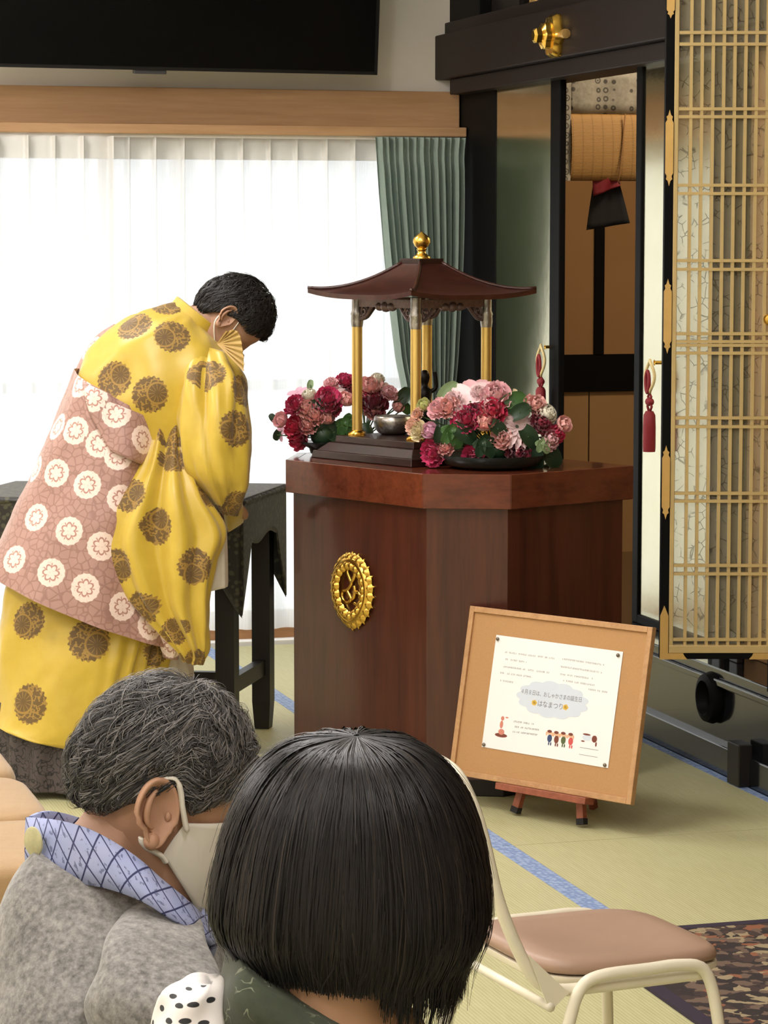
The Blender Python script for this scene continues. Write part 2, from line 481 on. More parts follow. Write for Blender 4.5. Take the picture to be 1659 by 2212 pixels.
def m_collar():
    t = NT('blue_lattice_collar')
    s = t.sep(t.uv('strip'))
    a = t.math('PINGPONG', t.math('ADD', s[0], t.math('MULTIPLY', s[1], 1.0)), 0.5)
    b = t.math('PINGPONG', t.math('SUBTRACT', s[0], t.math('MULTIPLY', s[1], 1.0)), 0.5)
    ln = t.math('SUBTRACT', 1.0, t.ss(t.math('MINIMUM', a, b), 0.025, 0.06))
    v2 = t.node('ShaderNodeTexNoise'); t.link(t.uv('strip'), v2.inputs['Vector']); v2.inputs['Scale'].default_value = 4.2
    v2.inputs['Detail'].default_value = 3
    sp = t.ss(v2.outputs['Fac'], 0.58, 0.64)
    f = t.math('MAXIMUM', ln, t.math('MULTIPLY', sp, 0.6))
    c = t.mix(f, t.mix(t.noise(t.coord('Object'), 30, 2), rgb(146, 160, 208), rgb(176, 180, 212)), rgb(44, 48, 92))
    t.bump(t.noise(t.coord('Object'), 260, 2), 0.2, 0.0006)
    return t.done(c, 0.75)
MAT['collar'] = m_collar()

def m_greyknit():
    t = NT('heather_grey_wool')
    v = t.coord('Object')
    n = t.noise(t.coord('Object', scale=(1, 1, 1)), 120, 5, 0.7)
    n2 = t.noise(v, 18, 3)
    f = t.math('ADD', t.math('MULTIPLY', n, 0.75), t.math('MULTIPLY', n2, 0.25))
    c = t.ramp(f, [(0.33, rgb(84, 82, 80)), (0.5, rgb(134, 131, 128)), (0.68, rgb(172, 168, 164))])
    t.bump(n, 0.35, 0.002)
    return t.done(c, 0.9, sheen=0.3)
MAT['greywool'] = m_greyknit()
def m_greensil():
    t = NT('dark_green_speckled_cloth')
    v = t.coord('Object')
    n0 = t.noise(v, 110, 3, 0.7)
    l = t.math('SUBTRACT', 1.0, t.ss(t.math('ABSOLUTE', t.math('SUBTRACT', t.noise(v, 75, 1), 0.5)), 0.01, 0.03))
    l = t.math('MULTIPLY', l, t.ss(t.noise(v, 45, 1), 0.52, 0.6))
    c = t.mix(t.math('MULTIPLY', l, 0.6), t.mix(n0, rgb(40, 46, 34), rgb(66, 74, 52)), rgb(150, 156, 130))
    return t.done(c, 0.8, sheen=0.2)
MAT['greenjacket'] = m_greensil()

# ------------------------------------------------------------------ mesh builder
class MB:
    def __init__(self): self.v = []; self.f = []
    def add(self, vs, fs):
        b = len(self.v)
        self.v.extend([tuple(map(float, p)) for p in vs])
        self.f.extend([tuple(i + b for i in q) for q in fs])
        return self
    def hexa(self, p):   # 4 bottom ccw, 4 top
        return self.add(p, [(3, 2, 1, 0), (4, 5, 6, 7), (0, 1, 5, 4), (1, 2, 6, 5), (2, 3, 7, 6), (3, 0, 4, 7)])
    def box(self, x0, x1, y0, y1, z0, z1):
        return self.hexa([(x0, y0, z0), (x1, y0, z0), (x1, y1, z0), (x0, y1, z0), (x0, y0, z1), (x1, y0, z1), (x1, y1, z1), (x0, y1, z1)])
    def obox(self, c, ax, ay, az, hx, hy, hz):
        c, ax, ay, az = [np.array(q, float) for q in (c, ax, ay, az)]
        P = []
        for sz in (-1, 1):
            for sx, sy in ((-1, -1), (1, -1), (1, 1), (-1, 1)):
                P.append(c + ax * hx * sx + ay * hy * sy + az * hz * sz)
        return self.hexa(P)
    def beam(self, a, b, w, h, up=(0, 0, 1)):
        a = np.array(a, float); b = np.array(b, float)
        d = b - a; L = np.linalg.norm(d); d /= L
        s = np.cross(d, np.array(up, float)); s /= np.linalg.norm(s)
        u = np.cross(s, d)
        return self.obox((a + b) / 2, d, s, u, L / 2, w / 2, h / 2)
    def prism(self, poly, z0, z1):
        n = len(poly)
        vs = [(p[0], p[1], z0) for p in poly] + [(p[0], p[1], z1) for p in poly]
        fs = [tuple(range(n - 1, -1, -1)), tuple(range(n, 2 * n))]
        fs += [(i, (i + 1) % n, n + (i + 1) % n, n + i) for i in range(n)]
        return self.add(vs, fs)
    def extrude(self, pts, d):   # 3d polygon + extrusion vector
        n = len(pts); d = np.array(d, float)
        vs = [np.array(p, float) for p in pts] + [np.array(p, float) + d for p in pts]
        fs = [tuple(range(n - 1, -1, -1)), tuple(range(n, 2 * n))]
        fs += [(i, (i + 1) % n, n + (i + 1) % n, n + i) for i in range(n)]
        return self.add(vs, fs)
    def grid(self, P, close_u=False, close_v=False, cap0=False, cap1=False):
        P = np.asarray(P, float); a, b, _ = P.shape
        base = len(self.v)
        self.v.extend([tuple(q) for q in P.reshape(-1, 3)])
        for i in range(a if close_u else a - 1):
            for j in range(b if close_v else b - 1):
                i2 = (i + 1) % a; j2 = (j + 1) % b
                self.f.append((base + i * b + j, base + i * b + j2, base + i2 * b + j2, base + i2 * b + j))
        if cap0: self.f.append(tuple(base + j for j in range(b - 1, -1, -1)))
        if cap1: self.f.append(tuple(base + (a - 1) * b + j for j in range(b)))
        return self
    def tube(self, path, rad, n=8, closed=False, flat=None):
        P = [np.array(p, float) for p in path]; m = len(P)
        if not hasattr(rad, '__len__'): rad = [rad] * m
        T = []
        for i in range(m):
            if closed: t = P[(i + 1) % m] - P[i - 1]
            else: t = P[min(i + 1, m - 1)] - P[max(i - 1, 0)]
            T.append(t / (np.linalg.norm(t) + 1e-9))
        ref = np.array([0, 0, 1.0]) if abs(T[0][2]) < 0.9 else np.array([1.0, 0, 0])
        s = np.cross(T[0], ref); s /= np.linalg.norm(s)
        R = []
        for i in range(m):
            s = s - T[i] * np.dot(s, T[i]); s /= (np.linalg.norm(s) + 1e-9)
            u = np.cross(T[i], s)
            fl = flat if flat else 1.0
            R.append([P[i] + rad[i] * (s * math.cos(a) + u * fl * math.sin(a)) for a in np.linspace(0, 2 * math.pi, n, endpoint=False)])
        return self.grid(R, close_u=closed, close_v=True, cap0=not closed, cap1=not closed)
    def lathe(self, prof, c=(0, 0, 0), n=24, az=(0, 0, 1), wob=None):
        c = np.array(c, float); az = np.array(az, float); az /= np.linalg.norm(az)
        ref = np.array([1.0, 0, 0]) if abs(az[0]) < 0.9 else np.array([0, 1.0, 0])
        ax = ref - az * np.dot(ref, az); ax /= np.linalg.norm(ax); ay = np.cross(az, ax)
        R = []
        for (r, z) in prof:
            row = []
            for k, a in enumerate(np.linspace(0, 2 * math.pi, n, endpoint=False)):
                rr = r * (wob(a, z) if wob else 1.0)
                row.append(c + az * z + rr * (ax * math.cos(a) + ay * math.sin(a)))
            R.append(row)
        return self.grid(R, close_v=True, cap0=prof[0][0] > 1e-5, cap1=prof[-1][0] > 1e-5)
    def ell(self, c, r, R=None, n=12, m=16):
        c = np.array(c, float); rows = []
        for i in range(n + 1):
            th = math.pi * i / n
            row = []
            for j in range(m):
                ph = 2 * math.pi * j / m
                p = np.array([r[0] * math.sin(th) * math.cos(ph), r[1] * math.sin(th) * math.sin(ph), r[2] * math.cos(th)])
                if R is not None: p = R @ p
                row.append(c + p)
            rows.append(row)
        return self.grid(rows, close_v=True)
    def mesh(self, name, mat, smooth=False, angle=None, off=None):
        me = bpy.data.meshes.new(name)
        V = np.array(self.v, float)
        if off is not None: V = V - np.array(off, float)
        me.from_pydata([tuple(q) for q in V], [], self.f)
        me.validate()
        me.update()
        bm = bmesh.new(); bm.from_mesh(me)
        bmesh.ops.remove_doubles(bm, verts=bm.verts, dist=1e-6)
        bmesh.ops.recalc_face_normals(bm, faces=bm.faces)
        bm.to_mesh(me); bm.free()
        if mat is not None: me.materials.append(MAT[mat] if isinstance(mat, str) else mat)
        if smooth:
            me.shade_smooth()
            if angle: me.set_sharp_from_angle(angle=math.radians(angle))
        return me
    def build(self, name, mat, parent=None, smooth=False, angle=None, bevel=0, seg=2, subsurf=0, solid=0, off=None):
        if off is None: off = world_loc(parent)
        me = self.mesh(name, mat, smooth, angle, off)
        o = bpy.data.objects.new(name, me)
        COL.objects.link(o)
        if parent is not None: o.parent = parent
        if bevel:
            b = o.modifiers.new('bevel', 'BEVEL'); b.width = bevel; b.segments = seg; b.limit_method = 'ANGLE'; b.angle_limit = math.radians(35)
            b.harden_normals = False
        if solid:
            s = o.modifiers.new('solidify', 'SOLIDIFY'); s.thickness = solid; s.offset = 0
        if subsurf:
            s = o.modifiers.new('subsurf', 'SUBSURF'); s.levels = subsurf; s.render_levels = subsurf
        return o

def world_loc(o):
    p = np.zeros(3)
    while o is not None:
        p = p + np.array(o.location[:]); o = o.parent
    return p
def thing(name, label, cat, loc=(0, 0, 0), group=None):
    o = bpy.data.objects.new(name, None)
    o.empty_display_size = 0.1
    COL.objects.link(o)
    o.location = tuple(loc)
    return tag(o, label, cat, group)
def tag(o, label=None, cat=None, group=None, kind=None):
    if label: o['label'] = label
    if cat: o['category'] = cat
    if group: o['group'] = group
    if kind: o['kind'] = kind
    return o
def base_mesh(name, label, cat, mb, mat, **kw):
    """a thing that is one mesh, origin at its base centre"""
    V = np.array(mb.v); lo = V.min(0); hi = V.max(0)
    c = np.array([(lo[0] + hi[0]) / 2, (lo[1] + hi[1]) / 2, lo[2]])
    o = mb.build(name, mat, None, off=c, **kw)
    o.location = tuple(c)
    return tag(o, label, cat)
def struct(name, mb, mat, parent=None, label=None, **kw):
    o = mb.build(name, mat, parent, **kw)
    o['kind'] = 'structure'
    if label: o['label'] = label
    return o
def copy_tree(o, parent=None):
    c = o.copy(); COL.objects.link(c); c.parent = parent
    for ch in [x for x in bpy.data.objects if x.parent == o]:
        copy_tree(ch, c)
    return c
def copy_piece(o, parent, loc, rot=None, scale=None):
    c = o.copy(); COL.objects.link(c); c.parent = parent; c.location = tuple(loc)
    if rot is not None: c.rotation_euler = rot
    if scale is not None: c.scale = (scale, scale, scale) if not hasattr(scale, '__len__') else scale
    return c
# ================================================================== ROOM
YW = 10.30          # window wall
XA = 3.30           # altar front plane
ZC = 3.40
X0, Y0 = -3.4, -1.6

struct('ceiling', MB().box(X0 - .15, 5.8, Y0 - .15, YW + .15, ZC, ZC + .1), 'ceiling')
WX0, WX1, WZ1 = -0.75, 3.20, 1.955
mb = MB()
mb.box(X0 - .15, WX0, YW, YW + .15, -0.05, ZC)
mb.box(WX1, 5.8, YW, YW + .15, -0.05, ZC)
mb.box(WX0, WX1, YW, YW + .15, WZ1, ZC)
struct('wall_far', mb, 'plaster', label='cream plaster wall above and around the curtained window')
struct('wall_left', MB().box(X0 - .15, X0, Y0 - .15, YW, -0.05, ZC), 'plaster')
struct('wall_near', MB().box(X0 - .15, 5.8, Y0 - .15, Y0, -0.05, ZC), 'plaster')

# ---- floor: slab with rush mats and their blue borders
floor = struct('floor', MB().box(X0, 5.8, Y0, YW + .15, -0.09, -0.03), 'blackwood', label='floor laid with green rush mats')
def mat_mesh(w, l):
    return MB().box(0.028, w - 0.028, 0.0015, l - 0.0015, -0.03, 0.0)
def add_mats():
    protos = {}
    xs = [-3.095 - .305, -3.095, -2.205, -1.315, -0.425, 0.465, 1.355, 2.245, 3.163]
    L = 1.78
    for c in range(len(xs) - 1):
        xa, xb = xs[c], xs[c + 1]
        y = 6.6 - (0.0 if c % 2 == 1 else 0.89)
        ys = [YW - 0.10]
        k = y + 2 * L
        while k > Y0:
            if k < YW - 0.12: ys.append(k)
            k -= L
        ys.append(Y0)
        for a, b in zip(ys[1:], ys[:-1]):
            w = round(xb - xa, 3); l = round(b - a, 3)
            if l < 0.05: continue
            key = (w, l)
            if key not in protos:
                m = mat_mesh(w, l).mesh('tatami_mat', 'tatami')
                h1 = MB().box(0, 0.0285, 0.0015, l - 0.0015, -0.03, 0.001).mesh('mat_border', 'heri')
                protos[key] = (m, h1)
            m, h = protos[key]
            o = bpy.data.objects.new('tatami_mat', m); COL.objects.link(o)
            o.parent = floor; o.location = (xa, a, 0)
            for dx in (0, w - 0.0285):
                q = bpy.data.objects.new('mat_border', h); COL.objects.link(q)
                q.parent = o; q.location = (dx, 0, 0)
add_mats()

# ---- window
win = struct('window_1', MB().box(WX0, WX1, YW + .02, YW + .12, 0.02, 0.05).box(WX0, WX1, YW + .02, YW + .12, WZ1 - .04, WZ1)
             .box(WX0, WX0 + .04, YW + .02, YW + .12, .05, WZ1 - .04).box(WX1 - .04, WX1, YW + .02, YW + .12, .05, WZ1 - .04), 'aluminium',
             label='wide sliding window behind the sheer curtains')
nS = 4
sw = (WX1 - WX0 - .08) / nS
for i in range(nS):
    a = WX0 + .04 + i * sw - (0.02 if i else 0); b = WX0 + .04 + (i + 1) * sw + (0.02 if i < nS - 1 else 0)
    yy = YW + (.05 if i % 2 else .085)
    sash = MB().box(a, a + .04, yy, yy + .025, .05, WZ1 - .04).box(b - .04, b, yy, yy + .025, .05, WZ1 - .04)
    sash.box(a + .04, b - .04, yy, yy + .025, .05, .11).box(a + .04, b - .04, yy, yy + .025, WZ1 - .09, WZ1 - .04).box(a + .04, b - .04, yy, yy + .025, .975, 1.015)
    so = sash.build('window_sash', 'aluminium', win)
    MB().box(a + .04, b - .04, yy + .010, yy + .014, .11, .975).build('pane', 'glass', so)
    MB().box(a + .04, b - .04, yy + .010, yy + .014, 1.015, WZ1 - .09).build('pane', 'glass', so)
struct('trim_1', MB().box(WX0 - .1, XA - .005, YW - .035, YW - .0005, 0.0, 0.052), 'sill', label='brown wooden sill along the foot of the window', bevel=.003)
struct('trim_2', MB().box(X0, XA - .005, YW - .1, YW - .0355, -0.03, 0.012), 'whiterail', label='white rail on the floor under the window', bevel=.003)
# light wood pelmet over the curtains
pel = struct('trim_3', MB().box(X0, XA - .004, YW - .055, YW - .0005, 1.992, 2.132), 'hinoki', label='light wooden pelmet board above the curtains', bevel=.004)
MB().box(X0, XA - .004, YW - .145, YW - .0005, 1.955, 1.991).build('pelmet_lip', 'hinoki', pel, bevel=.004)
MB().box(X0, XA - .03, YW - .115, YW - .085, 1.943, 1.955).build('curtain_track', 'whiterail', pel)

# ---- sheer curtains
def sheer(x0, x1, name, label, y0, seed):
    R = random.Random(seed)
    pitch = 0.1085
    n = max(2, int(round((x1 - x0) / pitch))); pitch = (x1 - x0) / n
    loc = np.array([-.5, -.40, -.30, -.22, -.16, -.12, -.09, -.065, -.04, -.02, 0, .02, .04, .065, .09, .12, .16, .22, .30, .40])
    xs = np.concatenate([x0 + (k + loc) * pitch for k in range(n + 1)]); xs = np.append(xs[(xs >= x0) & (xs <= x1)], x1)
    jit = [R.uniform(-.006, .006) for _ in range(n + 2)]
    amp = [R.uniform(.7, 1.3) for _ in range(n + 2)]
    lean = [R.uniform(-.012, .012) for _ in range(n + 2)]
    def P(x, z, off=0.0):
        t = (1.945 - z) / 1.9
        s = (x - x0) / pitch
        k = int(round(s)); k = max(0, min(n, k))
        d = (s - k) * pitch - jit[k] - lean[k] * t
        w = 0.0055 + 0.013 * min(1, max(0, (t - .04) * 1.6))
        A = (0.042 * (1 - .45 * min(1, t * 1.5))) * amp[k]
        y = -A * math.exp(-(d / w) ** 2) - 0.010 * t * math.sin(s * 2.1 + seed) - .004 * math.sin(7 * s + 3 * t)
        xx = x + .3 * w * math.sin(d / w * 1.5) * math.exp(-(d / (1.5 * w)) ** 2)
        return (xx, y0 + y - off, z)
    zs = list(np.linspace(1.942, 1.86, 5)) + list(np.linspace(1.83, 0.055, 26))
    root = thing(name, label, 'curtain', ((x0 + x1) / 2, y0, 0.055), 'sheer curtains across the window')
    MB().grid([[P(x, z) for x in xs] for z in zs]).build('curtain_cloth', 'sheer', root, smooth=True)
    MB().grid([[P(x, z, .0015) for x in xs] for z in np.linspace(1.944, 1.862, 5)]).build('header_tape', 'sheerhead', root, smooth=True)
    return root
sheer(-0.78, 1.905, 'sheer_curtain', 'white pleated sheer curtain behind the robed figure, overlapping its neighbour', YW - .125, 1)
sheer(1.86, 3.19, 'sheer_curtain', 'white pleated sheer curtain hanging next to the green curtain', YW - .065, 2)

# ---- green curtain drawn to the side
def green_curtain():
    keys = [(296, 812, 1006), (330, 814, 1003), (420, 820, 1003), (540, 831, 1000), (660, 843, 995), (780, 858, 988), (900, 884, 976), (1000, 902, 962), (1150, 890, 970), (1330, 872, 985)]
    yc = YW - .17
    rows = []
    L = []
    for (py, a, b) in keys:
        pa = at_Y(a, py, yc); pb = at_Y(b, py, yc); L.append((pa[2], pa[0], pb[0]))
    zs = np.linspace(L[0][0], 0.06, 46)
    zz = [q[0] for q in L][::-1]; la = [q[1] for q in L][::-1]; lb = [q[2] for q in L][::-1]
    NF = 13
    for z in zs:
        a = np.interp(z, zz, la); b = np.interp(z, zz, lb)
        row = []
        t = (zs[0] - z) / zs[0]
        for j in range(NF * 10 + 1):
            s = j / (NF * 10)
            ph = s * NF * 2 * math.pi + .8 * math.sin(5 * s + 3 * t)
            A = .016 + .012 * min(1, t * 4)
            if z > zs[0] - .09: A = .013
            y = yc + A * math.sin(ph) + .008 * math.sin(ph * .37 + 2)
            x = a + (b - a) * (s + .010 * math.sin(ph * 2) * min(1, t * 6))
            row.append((x, y, z))
        rows.append(row)
    root = thing('drape_curtain', 'sage green curtain gathered beside the dark corner post', 'curtain', (3.12, yc, .06))
    MB().grid(rows).build('curtain_cloth', 'greencurtain', root, smooth=True)
    h = len([z for z in zs if z > zs[0] - .075])
    MB().grid([[(p[0], p[1] - .002, p[2]) for p in r] for r in rows[:max(2, h)]]).build('header_tape', 'greencurtain', root, smooth=True)
    c = at_Y(932, 1000, yc)
    pts = [(c[0] + .072 * math.cos(a), c[1] + .05 * math.sin(a), c[2]) for a in np.linspace(0, 2 * math.pi, 24, endpoint=False)]
    MB().tube(pts, .014, 6, closed=True).build('tieback', 'greencurtain', root, smooth=True)
green_curtain()

# ---- television on its bracket
def television():
    br = at_Y(814, 162, YW - .25)
    ax = np.array([math.cos(.07), math.sin(.07), 0.0])
    up = np.array([0.075, -0.10, 1.0]); up -= ax * np.dot(up, ax); up /= np.linalg.norm(up)
    ny = np.cross(up, ax); ny /= np.linalg.norm(ny)          # points away from the room
    if ny[1] < 0: ny = -ny
    W, Hh = 1.68, 0.95
    c = br - ax * W / 2 + up * Hh / 2
    root = thing('television', 'large black flat television mounted on the wall above the curtains', 'television', br - ax * W / 2)
    MB().obox(c + ny * .025, ax, ny, up, W / 2, .024, Hh / 2).build('housing', 'tvbezel', root, bevel=.006)
    MB().obox(c - ny * .0005, ax, ny, up, W / 2 - .012, .002, Hh / 2 - .014).build('screen', 'tvblack', root)
    bz = MB()
    bz.obox(c + ax * (W / 2 - .006), ax, ny, up, .006, .006, Hh / 2).obox(c - ax * (W / 2 - .006), ax, ny, up, .006, .006, Hh / 2)
    bz.obox(c - up * (Hh / 2 - .006), ax, ny, up, W / 2, .006, .006).obox(c + up * (Hh / 2 - .006), ax, ny, up, W / 2, .006, .006)
    bz.build('bezel', 'tvbezel', root, bevel=.002)
    sx = np.dot(at_Y(315, 156, YW - .25) - br, ax)
    MB().obox(br + ax * sx - up * .006 + ny * .01, ax, ny, up, .062, .012, .008).build('sensor_bar', 'tvnub', root, bevel=.003)
    MB().obox(c + ny * .10, ax, ny, up, .2, .052, .16).box(c[0] - .12, c[0] + .12, c[1] + .05, YW - .001, c[2] - .12, c[2] + .12).build('wall_bracket', 'tvbezel', root)
television()

# ---- ceiling lamps (out of frame, they light the room)
for i, (lx, ly) in enumerate(CEIL_LIGHTS):
    t = thing('ceiling_lamp', 'long white fluorescent ceiling lamp on the ceiling of the hall', 'lamp', (lx, ly, 3.36), 'ceiling lamps of the hall')
    MB().box(lx - .19, lx + .19, ly - .65, ly + .65, 3.36, ZC).build('housing', 'lampmetal', t, bevel=.01)

# ================================================================== ALTAR FRONT (fixed part of the building)
wr = struct('wall_right', MB().box(XA + .02, XA + .10, 5.3, YW, 2.40, ZC), 'blackwood', label='dark lacquered altar front with gilded panels along the right side')
def fa(name, y0, y1, z0, z1, x0, x1, m, bevel=.004, label=None):
    o = MB().box(x0, x1, y0, y1, z0, z1).build(name, m, wr, bevel=bevel)
    if label: o['label'] = label
    return o
ZB = .305
fa('corner_post', 9.82, YW - .001, ZB, 2.17, XA, XA + .14, 'blacklac')
fa('upper_post', 9.93, YW - .001, 2.36, ZC, XA - .03, XA + .02, 'blacklac')
fa('upper_post', 9.45, 9.50, 2.36, ZC, XA - .02, XA + .02, 'blacklac')
fa('gilded_panel', 9.20, 9.82, ZB, 2.17, XA + .004, XA + .02, 'goldleaf', 0, 'gilded panel mirroring the green curtain')
fa('frame_post', 9.10, 9.20, ZB, 2.17, XA - .004, XA + .02, 'blacklac')
fa('frame_post', 8.325, 8.375, ZB, 2.17, XA - .004, XA + .012, 'blacklac')
fa('gilded_panel', 7.72, 8.325, ZB + .03, 2.17, XA + .004, XA + .02, 'goldleaf', 0, 'pale gilded panel mirroring the bright window')
fa('panel_foot_rail', 7.72, 8.325, ZB, ZB + .03, XA - .005, XA + .04, 'blacklac')
fa('frame_post', 7.58, 7.72, ZB, 2.17, XA - .01, XA + .10, 'blacklac')
fa('inner_panel', 6.9, 7.58, ZB, 2.17, XA + .05, XA + .07, 'brownpanel')
fa('frame_post', 6.78, 6.9, ZB, 2.17, XA - .01, XA + .10, 'blacklac')
fa('frame_post', 5.3, 5.42, ZB, 2.17, XA - .01, XA + .10, 'blacklac')
# beams
fa('beam', 5.3, YW - .001, 2.178, 2.350, XA - .09, XA + .12, 'blackbeam', .006)
fa('beam_moulding', 5.3, YW - .10, 2.118, 2.178, XA - .06, XA + .10, 'blackbeam', .004)
fa('transom_sill', 5.3, YW - .001, 2.350, 2.40, XA - .05, XA + .10, 'blackbeam', .004)
# base: kick board, panel, sill steps
fa('base_kickboard', 5.3, YW - .101, -0.02, .085, 3.166, 3.32, 'baselac', .004)
fa('base_panel', 5.3, YW - .001, .085, .255, 3.19, 3.32, 'baselac', 0)
fa('base_step', 5.3, YW - .001, .255, .275, 3.165, 3.34, 'baselac', .004)
fa('base_sill', 5.3, YW - .001, .275, ZB, 3.18, 5.6, 'baselac', .004)
# carved gilt glimpses in the transom
for (px, py, w, h, m) in ((1040, 22, .05, .06, 'silver'), (1050, 4, .06, .05, 'goldsoft'), (1152, 2, .10, .07, 'goldsoft')):
    p = at_X(px, py, XA + .015)
    mbb = MB()
    for q in range(5):
        a = q * 1.257
        mbb.ell((XA + .012, p[1] + .3 * w * math.cos(a), p[2] + .3 * h * math.sin(a)), (.012, w * .42, h * .42), None, 6, 8)
    mbb.build('transom_carving', m, wr, smooth=True)
# round lacquer boss on the base panel
bc = at_X(1531, 1507, 3.17)
boss = MB().lathe([(.03, 0), (.074, 0), (.078, -.012), (.070, -.034), (.052, -.040), (.046, -.030), (.040, -.012), (.03, -.008), (0, -.008)], (3.19, bc[1], bc[2]), 40, (1, 0, 0))
boss.build('round_boss', 'blacklac', wr, smooth=True, angle=50)
# small feet under the sill
for (a, b, z0, z1, x) in ((1572, 1604, 0.0, .10, 3.145),):
    p = at_z(1580, 1672, 0); q = at_X(1604, 1672, x)
    MB().box(x - .012, x + .03, q[1], q[1] + .085, 0.002, .125).build('base_foot', 'blackwood', wr, bevel=.003)
for px_ in (1552, 1590):
    p = at_X(px_, 1440, XA - .02)
    MB().box(XA - .03, XA - .011, p[1] - .03, p[1] + .03, ZB, ZB + .09).build('sill_block', 'blackwood', wr, bevel=.003)

# gilt nail cover on the beam
gc = at_X(1198, 78, XA - .10)
g = thing('nail_cover', 'gold hexagonal nail cover on the dark beam', 'ornament', (XA - .09, gc[1], gc[2] - .075))
pts = []
for k in range(48):
    a = 2 * math.pi * k / 48
    r = .066 * (1 + .10 * math.cos(6 * a)) 
    pts.append((r * math.cos(a) * 1.0, r * math.sin(a) * 1.12))
prof = [(1.0, 0), (1.0, .014), (.86, .030), (.62, .034), (.60, .052), (.40, .062), (.0, .062)]
R = [[(XA - .09 - h, gc[1] + u * s, gc[2] + v * s) for (u, v) in pts] for (s, h) in prof]
MB().grid(R, close_v=True).build('plate', 'gold', g, smooth=True, angle=40)
MB().lathe([(.028, 0), (.028, .018), (.018, .026), (0, .026)], (XA - .152, gc[1], gc[2]), 6, (-1, 0, 0)).build('centre_stud', 'gold', g)
for s in (-1, 1):
    MB().lathe([(.010, 0), (.010, .05), (.016, .052), (.016, .075), (0, .077)], (XA - .105, gc[1] + s * .055, gc[2]), 10, (0, s, 0)).build('side_pin', 'goldsoft', g, smooth=True, angle=40)

# ---- inside of the altar bay
inner = struct('wall_inner', MB().box(XA + .14, 5.8, YW - .04, YW - .001, ZB, 3.0), 'blackwood', label='dark side wall inside the altar bay')
struct('wall_altar_back', MB().box(5.6, 5.8, Y0, YW - .04, -0.05, ZC), 'brownpanel2', label='brown rear wall of the altar')
iy = YW - .045
def ip(px, py): return at_Y(px, py, iy)
xa_, xb_, xc_, xd_ = ip(1196, 600)[0], ip(1281, 600)[0], ip(1301, 600)[0], ip(1420, 600)[0]
z765, z845, z1000 = ip(1290, 765)[2], ip(1290, 845)[2], ZB
for a, b in ((xa_ - .3, xb_), (xc_, xd_)):
    MB().box(a, b, iy - .012, iy + .004, z765, 2.2).build('sliding_door_panel', 'brownpanel', inner)
MB().box(xb_, xc_, iy - .025, iy + .004, z765, 2.2).build('door_stile', 'blacklac', inner)
MB().box(xa_ - .3, xd_, iy - .022, iy + .004, z845, z765 - .001).build('door_rail', 'blacklac', inner)
xm = ip(1270, 930)[0]
for a, b in ((xa_ - .3, xm - .003), (xm + .003, xd_)):
    MB().box(a, b, iy - .010, iy + .004, ZB, z845 - .001).build('lower_panel', 'brownpanel2', inner)

# ---- rolled bamboo blind with brocade valance and cloth tails
yb = 9.62
def bp(px, py): return at_Y(px, py, yb)
bl = thing('bamboo_blind', 'rolled-up tan bamboo blind with silver brocade valance inside the altar bay', 'blind', (bp(1305, 390)[0], yb, bp(1305, 392)[2]))
x0b, x1b = bp(1228, 300)[0], bp(1400, 300)[0]
zt, zm, zb_ = bp(1300, 150)[2], bp(1300, 247)[2], bp(1300, 391)[2]
nx = 26
MB().grid([[(x, yb + .006 * math.sin(40 * x) - .004, z) for x in np.linspace(x0b + .004, x1b, nx)] for z in np.linspace(zt, zm, 5)]).build('brocade_valance', 'brocade_grey', bl, smooth=True, solid=.004)
rows = []
for k, a in enumerate(np.linspace(0, 2 * math.pi, 20, endpoint=False)):
    rows.append([(x, yb - .01 + .030 * math.cos(a), (zm + zb_) / 2 + (zm - zb_) / 2 * math.sin(a) * (abs(math.sin(a)) ** .0)) for x in np.linspace(x0b, x1b, nx)])
MB().grid(rows, close_u=True).build('blind_roll', 'blind', bl, smooth=True)
MB().grid([[(x, yb - .02, z) for x in (x0b - .018, x0b)] for z in np.linspace(zt, zb_, 4)]).build('brocade_edging', 'brocade_grey', bl, solid=.01)
xk = bp(1335, 300)[0]
MB().tube([(xk + .012, yb - .042, zm), (xk, yb - .046, (zm + zb_) / 2), (xk - .014, yb - .042, zb_), (xk - .004, yb - .03, zb_ - .01)], .003, 6).build('tie_cord', 'brownpanel', bl, smooth=True)
def cloth_tail(name, label, top, bot, m, yy, red=None):
    (ax_, ay_), (bx_, by_) = top; (cx_, cy_), (dx_, dy_) = bot
    rows = []
    for i in range(9):
        t = i / 8
        l = at_Y(ax_ + (cx_ - ax_) * t, ay_ + (cy_ - ay_) * t, yy); r = at_Y(bx_ + (dx_ - bx_) * t, by_ + (dy_ - by_) * t, yy)
        rows.append([l + (r - l) * s + np.array([0, .008 * math.sin(9 * s + 2 * t), 0]) for s in np.linspace(0, 1, 9)])
    o = base_mesh(name, label, 'cloth', MB().grid(rows), m, smooth=True, solid=.004)
    return o
cloth_tail('cloth_tail', 'small black cloth hanging below the bamboo blind over crimson cloth', ((1283, 392), (1338, 392)), ((1268, 497), (1359, 482)), 'blackcloth', yb + .02)
cloth_tail('cloth_tail', 'crimson cloth showing just under the bamboo blind', ((1281, 380), (1340, 386)), ((1283, 424), (1338, 402)), 'redcloth', yb - .012)
cloth_tail('cloth_tail', 'narrow black cloth hanging beside the dark frame post', ((1196, 360), (1208, 360)), ((1196, 497), (1217, 492)), 'blackcloth', yb + .02)

